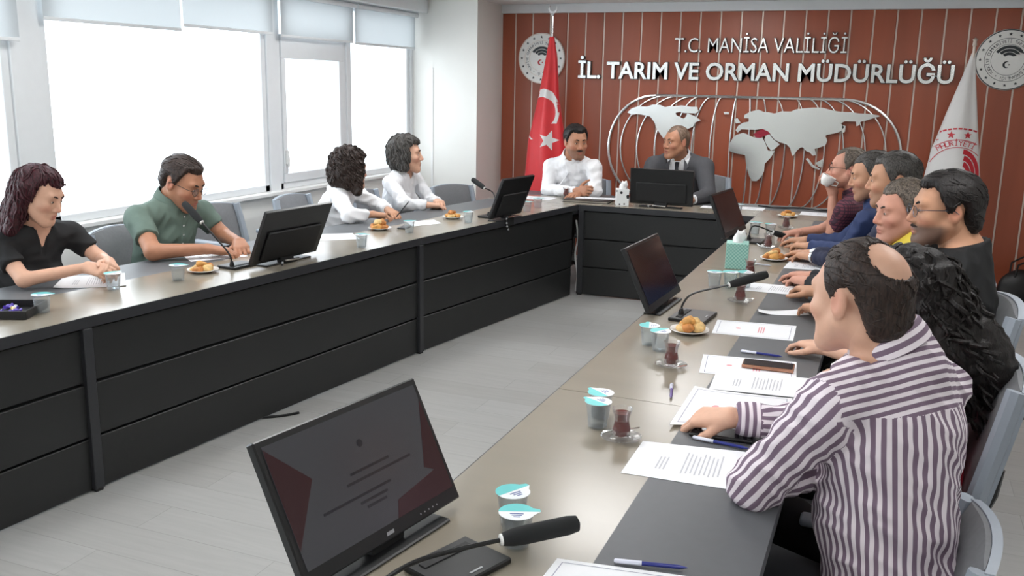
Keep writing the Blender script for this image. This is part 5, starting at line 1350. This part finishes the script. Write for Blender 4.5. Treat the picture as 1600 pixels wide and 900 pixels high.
plate(-3.06, 3.56, 'white plate of round pastries before the green polo man', 'small round pastry on the plate before the green polo man', 6, 4)
plate(-2.985, 5.14, 'white plate of pastries before the dark curly haired woman', 'small baked pastry on the plate before the dark curly haired woman', 7, 5, 1.15)
plate(-2.80, 5.83, 'white plate of pastries before the woman in the white blouse', 'small baked pastry on the plate before the woman in the white blouse', 6, 6, 1.05)

# paper sheets with print
M_PAPER = mat('white_paper', (236, 237, 240), .8, var=.01, scale=5); M_INK = mat('grey_print', (190, 191, 197), .8); M_INKR = mat('red_print', (226, 160, 166), .8); M_INKB = mat('frame_print', (140, 142, 164), .8)
def sheet(corners, lab, style, z=.0006, curl=0.0, name='paper_sheet'):
    """corners: near-left, far-left, far-right, near-right on the table"""
    c = [Vector((*p, TZ+z)) for p in corners]; n = 8
    def S(u, v, off=0.0):
        p = c[0].lerp(c[3], u).lerp(c[1].lerp(c[2], u), v); p.z += off+curl*(abs(2*u-1)**3)*(1 if u < .5 else .4); return p
    V = []; F = []
    for off in (0, .0006):
        for j in range(n+1):
            for i in range(n+1): V.append(tuple(S(i/n, j/n, off)))
    I = lambda k, i, j: k*(n+1)**2+j*(n+1)+i
    for j in range(n):
        for i in range(n):
            F += [(I(1, i, j), I(1, i+1, j), I(1, i+1, j+1), I(1, i, j+1)), (I(0, i, j), I(0, i, j+1), I(0, i+1, j+1), I(0, i+1, j))]
    for i in range(n):
        F += [(I(0, i, 0), I(0, i+1, 0), I(1, i+1, 0), I(1, i, 0)), (I(0, i+1, n), I(0, i, n), I(1, i, n), I(1, i+1, n)), (I(0, 0, i+1), I(0, 0, i), I(1, 0, i), I(1, 0, i+1)), (I(0, n, i), I(0, n, i+1), I(1, n, i+1), I(1, n, i))]
    o = tag(Geo().add(V, F).build(name, M_PAPER, None), lab, 'paper', 'paper sheets on the tables')
    def rect(u0, u1, v0, v1, m, nm):
        k = 6; V = []; F = []
        for i in range(k+1):
            t = i/k
            V += [tuple(S(u0+(u1-u0)*t, v0, .0010)), tuple(S(u0+(u1-u0)*t, v1, .0010))]
        for i in range(k): F.append((2*i, 2*i+2, 2*i+3, 2*i+1))
        Geo().add(V, F).build(nm, m, o)
    if style in ('frame', 'both'):
        for r in ((.05, .95, .06, .068), (.05, .95, .932, .94), (.05, .056, .06, .94), (.944, .95, .06, .94)): rect(*r, M_INKB, 'printed_frame')
        k = 14; V = [tuple(S(.30, .5, .001))]+[tuple(S(.30+.032*math.cos(2*PI*i/k), .5+.045*math.sin(2*PI*i/k), .001)) for i in range(k)]
        Geo().add(V, [(0, 1+i, 1+(i+1) % k) for i in range(k)]).build('printed_emblem', M_INKR, o)
        for i in range(3): rect(.55+.03*i, .565+.03*i, .3, .7, M_INKR, 'printed_title')
    if style in ('text', 'both'):
        for i in range(9): rect(.42+.035*i, .432+.035*i, .2+.02*(i % 3), .8-.03*(i % 4), M_INK, 'printed_line')
        for i in range(3): rect(.22+.03*i, .232+.03*i, .25, .6, M_INK, 'printed_line')
sheet([(-.537, 2.074), (-.539, 2.30), (-.235, 2.345), (-.216, 2.09)], 'printed sheet lying under the elbow of the striped shirt man', 'text')
sheet([(-.545, 1.40), (-.539, 1.612), (-.25, 1.655), (-.235, 1.44)], 'framed sheet at the bottom edge of the picture', 'frame')
sheet([(-.52, 2.974), (-.548, 3.20), (-.233, 3.245), (-.213, 3.03)], 'framed sheet with red emblem lying under the brown phone', 'frame')
sheet([(-.457, 2.815), (-.470, 3.03), (-.169, 3.065), (-.163, 2.85)], 'plain printed sheet overlapping the sheet with the brown phone', 'text', .0022)
sheet([(-.497, 2.43), (-.50, 2.80), (-.205, 2.82), (-.187, 2.62)], 'framed sheet under the hand of the striped shirt man', 'frame', .0040, .006)
sheet([(-.574, 3.507), (-.591, 3.73), (-.283, 3.77), (-.273, 3.53)], 'framed sheet beside the second microphone', 'frame')
sheet([(-.449, 3.90), (-.46, 3.95), (-.28, 4.08), (-.25, 3.97)], 'folded note under the hand holding a pen', 'none', .0006, .012)
sheet([(-.60, 4.36), (-.585, 4.56), (-.30, 4.56), (-.30, 4.36)], 'white sheet under the hands of the black t-shirt man', 'text')
sheet([(-.47, 5.02), (-.46, 5.24), (-.27, 5.26), (-.25, 5.05)], 'white sheet right of the pastry plate on the right table', 'text')
sheet([(-.60, 7.30), (-.60, 7.51), (-.30, 7.51), (-.30, 7.30)], 'white sheet on the far corner table before the drinking man', 'text')
sheet([(-1.10, 7.40), (-1.10, 7.58), (-.88, 7.58), (-.88, 7.40)], 'white sheet on the head table behind the pale monitor', 'text')
sheet([(-3.38, 2.96), (-3.545, 3.18), (-3.36, 3.36), (-3.145, 3.15)], 'white sheet under the hands of the woman with burgundy hair', 'text', .0006, .008)
sheet([(-3.29, 3.74), (-3.45, 3.86), (-3.34, 4.10), (-3.13, 4.0)], 'white sheet under the hands of the green polo man', 'text')
sheet([(-3.08, 4.60), (-3.24, 4.78), (-3.06, 4.93), (-2.90, 4.76)], 'white sheet behind the left black monitor', 'text')
sheet([(-2.866, 5.36), (-3.0, 5.52), (-2.88, 5.70), (-2.76, 5.58)], 'white sheet right of the dark curly haired woman', 'text')
sheet([(-2.36, 7.24), (-2.40, 7.36), (-2.06, 7.42), (-2.05, 7.30)], 'white sheet lying on the dark folder', 'text', .022)
sheet([(-1.36, 7.34), (-1.36, 7.48), (-1.14, 7.48), (-1.14, 7.34)], 'white sheet right of the head table monitor', 'text')
sheet([(-2.82, 7.16), (-2.82, 7.36), (-2.56, 7.36), (-2.56, 7.16)], 'white sheet before the moustached man', 'text')

# pens, phones, boxes
def pen(a, b, lab, body, capm):
    a, b = Vector((*a, TZ+.0065)), Vector((*b, TZ+.0065)); d = b-a; e = tag(empty('ballpoint_pen', a), lab, 'pen', 'pens on the tables')
    q = d.to_track_quat('Z', 'Y').to_matrix().to_4x4(); l = d.length
    Geo().lathe([(.0008, 0), (.003, .010), (.0042, .016), (.0045, l*.7)], 10, 0, q).build('barrel', body, e, True)
    Geo().lathe([(.005, l*.62), (.0052, l*.98), (.003, l)], 10, 0, q).build('cap', capm, e, True)
    Geo().rbox(.004, .0062, -.0015, .0015, l*.66, l*.97, .0005, 1, 0, q).build('clip', capm, e)
M_PB = mat('pen_blue', (44, 52, 132), .3); M_PW = mat('pen_clear', (214, 216, 230), .25); M_PV = mat('pen_violet', (96, 70, 140), .3)
pen((-.545, 2.665), (-.572, 2.80), 'short violet pen lying alone on the taupe table', M_PV, M_PW)
pen((-.27, 2.352), (-.42, 2.372), 'blue pen below the black phone', M_PB, M_PW)
pen((-.285, 3.275), (-.43, 3.285), 'clear pen behind the brown phone', M_PB, M_PW)
pen((-.29, 1.672), (-.43, 1.640), 'blue pen on the near framed sheet', M_PB, M_PW)
pen((-.53, 5.03), (-.66, 5.05), 'white pen beside the teal tissue box', M_PW, M_WHITE)
pen((-.40, 7.24), (-.26, 7.20), 'dark pen on the far corner table', M_BLACK, M_BLACK)
M_COPPER = mat('rose_copper', (176, 128, 104), .25, metal=.6)
def phone(x, y, rz, lab, edge, l=.155, w_=.076, hgt=.0095, z=0.0):
    e = tag(empty('smartphone', (x, y, TZ+z), math.radians(rz)), lab, 'phone', 'phones on the tables')
    Geo().rbox(-l/2, l/2, -w_/2, w_/2, 0, hgt, .004, 3).build('case', edge, e, 50)
    Geo().rbox(-l/2+.004, l/2-.004, -w_/2+.004, w_/2-.004, hgt-.0005, hgt+.0008, .0006, 1).build('screen', M_SCR, e)
phone(-.352, 2.43, 4, 'black smartphone under the cuff of the striped shirt', M_BLACK, .17, z=.0012)
phone(-.315, 3.13, 2, 'smartphone with rose copper edge on a framed sheet', M_COPPER, .17, .08, .012, .0035)
phone(-2.88, 5.27, 100, 'dark phone beside the pastry plate of the dark curly haired woman', M_BLACK, .11, .06)
def dots_mat():
    m, nt, b = node_mat('white_box_black_spots'); tc = nt.nodes.new('ShaderNodeTexCoord'); v = nt.nodes.new('ShaderNodeTexVoronoi'); v.inputs['Scale'].default_value = 26
    nt.links.new(tc.outputs['Object'], v.inputs['Vector']); r = nt.nodes.new('ShaderNodeValToRGB'); r.color_ramp.interpolation = 'CONSTANT'
    r.color_ramp.elements[0].color = (*lin((24, 30, 34)), 1); r.color_ramp.elements[1].position = .30; r.color_ramp.elements[1].color = (*lin((236, 238, 238)), 1)
    nt.links.new(v.outputs['Distance'], r.inputs[0]); nt.links.new(r.outputs[0], b.inputs['Base Color']); b.inputs['Roughness'].default_value = .5; return m
def grid_mat():
    m, nt, b = node_mat('teal_gingham'); tc = nt.nodes.new('ShaderNodeTexCoord'); c = nt.nodes.new('ShaderNodeTexChecker'); c.inputs['Scale'].default_value = 110
    c.inputs[1].default_value = (*lin((126, 186, 172)), 1); c.inputs[2].default_value = (*lin((172, 214, 204)), 1)
    nt.links.new(tc.outputs['Object'], c.inputs['Vector']); nt.links.new(c.outputs[0], b.inputs['Base Color']); b.inputs['Roughness'].default_value = .5; return m
M_TISS = mat('tissue', (246, 246, 246), .9, var=.01)
def tissue_box(x, y, rz, m, lab, w_, d_, h):
    e = tag(empty('tissue_box', (x, y, TZ), math.radians(rz)), lab, 'tissue box')
    Geo().rbox(-w_/2, w_/2, -d_/2, d_/2, 0, h, .002, 1).build('carton', m, e)
    Geo().lathe([(.028, 0), (.028, .0008)], 20, 0, T(0, 0, h)).build('opening_film', M_WHITE, e)
    rg = random.Random(3); V = []; F = []; n = 16
    for j in range(7):
        for i in range(n):
            a = 2*PI*i/n; t = j/6; r = (.020+.012*math.sin(t*3))*(1+.35*math.sin(3*a+t*2))*(1-.25*t)
            V.append((r*math.cos(a)+.010*t, r*.55*math.sin(a), h+.001+.055*t+(.010*math.sin(2*a+1) if j == 6 else 0)))
    for j in range(6):
        for i in range(n): k = (i+1) % n; F.append((j*n+i, j*n+k, (j+1)*n+k, (j+1)*n+i))
    F.append(tuple(6*n+i for i in range(n)))
    Geo().add(V, F).build('tissue', M_TISS, e, 60)
tissue_box(-.702, 4.93, 8, grid_mat(), 'teal gingham tissue box on the right table', .115, .115, .135)
tissue_box(-1.95, 7.17, 20, dots_mat(), 'white tissue box with black spots on the head table', .10, .10, .13)
M_LEATH = mat('dark_folder', (40, 34, 32), .45); M_PAGE = mat('page_edge', (214, 206, 192), .8)
e = tag(empty('ring_binder', (-2.26, 7.27, TZ), .08), 'dark folder with papers before the moustached man', 'folder')
Geo().rbox(-.19, .19, -.12, .12, 0, .004, .0015, 1).build('lower_cover', M_LEATH, e); Geo().rbox(-.18, .18, -.11, .115, .0042, .015, .001, 1).build('pages', M_PAGE, e); Geo().rbox(-.19, .19, -.12, .12, .0152, .020, .0015, 1).build('upper_cover', M_LEATH, e)
# serving tray with sweets at the left edge
e = tag(empty('black_tray', (-3.20, 2.55, TZ), .45), 'black tray with wrapped sweets at the left edge', 'tray')
Geo().rbox(-.14, .14, -.10, .10, 0, .008, .003, 1).build('bottom', M_BLACK, e)
for a in ((-.14, .14, -.10, -.092), (-.14, .14, .092, .10), (-.14, -.132, -.092, .092), (.132, .14, -.092, .092)): Geo().rbox(*a, .004, .035, .002, 1).build('rim', M_BLACK, e)
M_SW = [mat('sweet_violet', (84, 60, 170), .3), mat('sweet_silver', (190, 192, 200), .25, metal=.5), mat('sweet_gold', (196, 168, 90), .3, metal=.4)]
rg = random.Random(9)
for k in range(14):
    g = Geo().ball((0, 0, .009), (.014, .009, .008), 10).lathe([(.002, 0), (.008, .010)], 8, 0, T(.012, 0, .009) @ RY(PI/2)).lathe([(.002, 0), (.008, .010)], 8, 0, T(-.012, 0, .009) @ RY(-PI/2))
    o = g.build('wrapped_sweet', M_SW[k % 3], None, True); lx, ly = rg.uniform(-.11, .11), rg.uniform(-.07, .07)
    o.location = (-3.20+lx*math.cos(.45)-ly*math.sin(.45), 2.55+lx*math.sin(.45)+ly*math.cos(.45), TZ+.008+(k//7)*.012); o.rotation_euler[2] = rg.uniform(0, 3)
    tag(o, ('violet', 'silver', 'gold')[k % 3]+' wrapped sweet in the black tray', 'sweet', ('violet', 'silver', 'gold')[k % 3]+' wrapped sweets in the tray')
# white cup held by the drinking man
e = tag(empty('tea_cup', (-.352, 5.86, 1.105)), 'white porcelain cup held by the drinking man', 'cup'); e.rotation_euler = (0, .45, 0)
Geo().lathe([(.020, 0), (.026, .004), (.040, .030), (.044, .062), (.0415, .062), (.037, .030), (.022, .008), (.001, .007)], 24, cap=False).build('bowl', M_PORC, e, 60)
Geo().tube([(.040, 0, .05), (.062, 0, .05), (.064, 0, .03), (.036, 0, .02)], .004, 8).build('handle', M_PORC, e, True)
# pen held by the dark curly haired woman
pen_e = tag(empty('held_pen', (-3.07, 5.58, .80)), 'dark pen held by the woman in the white shirt', 'pen'); q = Vector((.04, .03, .06)).to_track_quat('Z', 'Y').to_matrix().to_4x4()
Geo().lathe([(.001, -.06), (.004, -.045), (.0042, .07), (.002, .085)], 10, 0, q).build('barrel', M_BLACK, pen_e, True); Geo().rbox(.004, .006, -.0015, .0015, .02, .07, .0005, 1, 0, q).build('clip', M_CHROME2, pen_e)
# black bag by the wall, cables on the floor
M_BAG = mat('black_bag_leather', (20, 19, 20), .45, var=.1, bump=.3, bscale=60)
e = tag(empty('handbag', (1.10, 8.38, 0), .3), 'black leather handbag on the floor by the red wall', 'bag')
np_obj('bag_body', [sdf_mesh([ell((0, 0, .13), (.20, .09, .15), None, .04), cap((-.15, 0, .06), (.15, 0, .06), .07, .07, .04)], .012, lambda P, d: np.maximum(d-.006*waves(6, 6, 18, 40)(P), -P[:, 2]))], M_BAG, e)
for y in (-.05, .05): Geo().tube([(-.10, y, .22), (-.09, y*1.2, .32), (0, y*1.3, .37), (.09, y*1.2, .32), (.10, y, .22)], .008, 8).build('handle', M_BAG, e, True)
tag(Geo().tube(curve_pts([(-2.80, 3.60, .01), (-2.74, 3.66, .006), (-2.70, 3.70, .006), (-2.665, 3.755, .006)]), .007, 6).build('floor_cable', M_BLACK, None, True), 'short black cable end sticking out under the window side table', 'cable')
tag(Geo().tube(curve_pts([(-2.30, 7.09, .60), (-2.285, 7.10, .45), (-2.30, 7.09, .32), (-2.28, 7.10, .15), (-2.29, 7.10, .012)]), .008, 6).build('hanging_cable', M_WHITE, None, True), 'white cable hanging in the corner gap of the tables', 'cable')
tag(Geo().tube(curve_pts([(-.95, 7.66, .742), (-.80, 7.60, .742), (-.62, 7.68, .742), (-.45, 7.62, .742), (-.25, 7.68, .742)]), .006, 6).build('desk_cable', M_BLACK, None, True), 'black cable along the rear edge of the far corner table', 'cable')
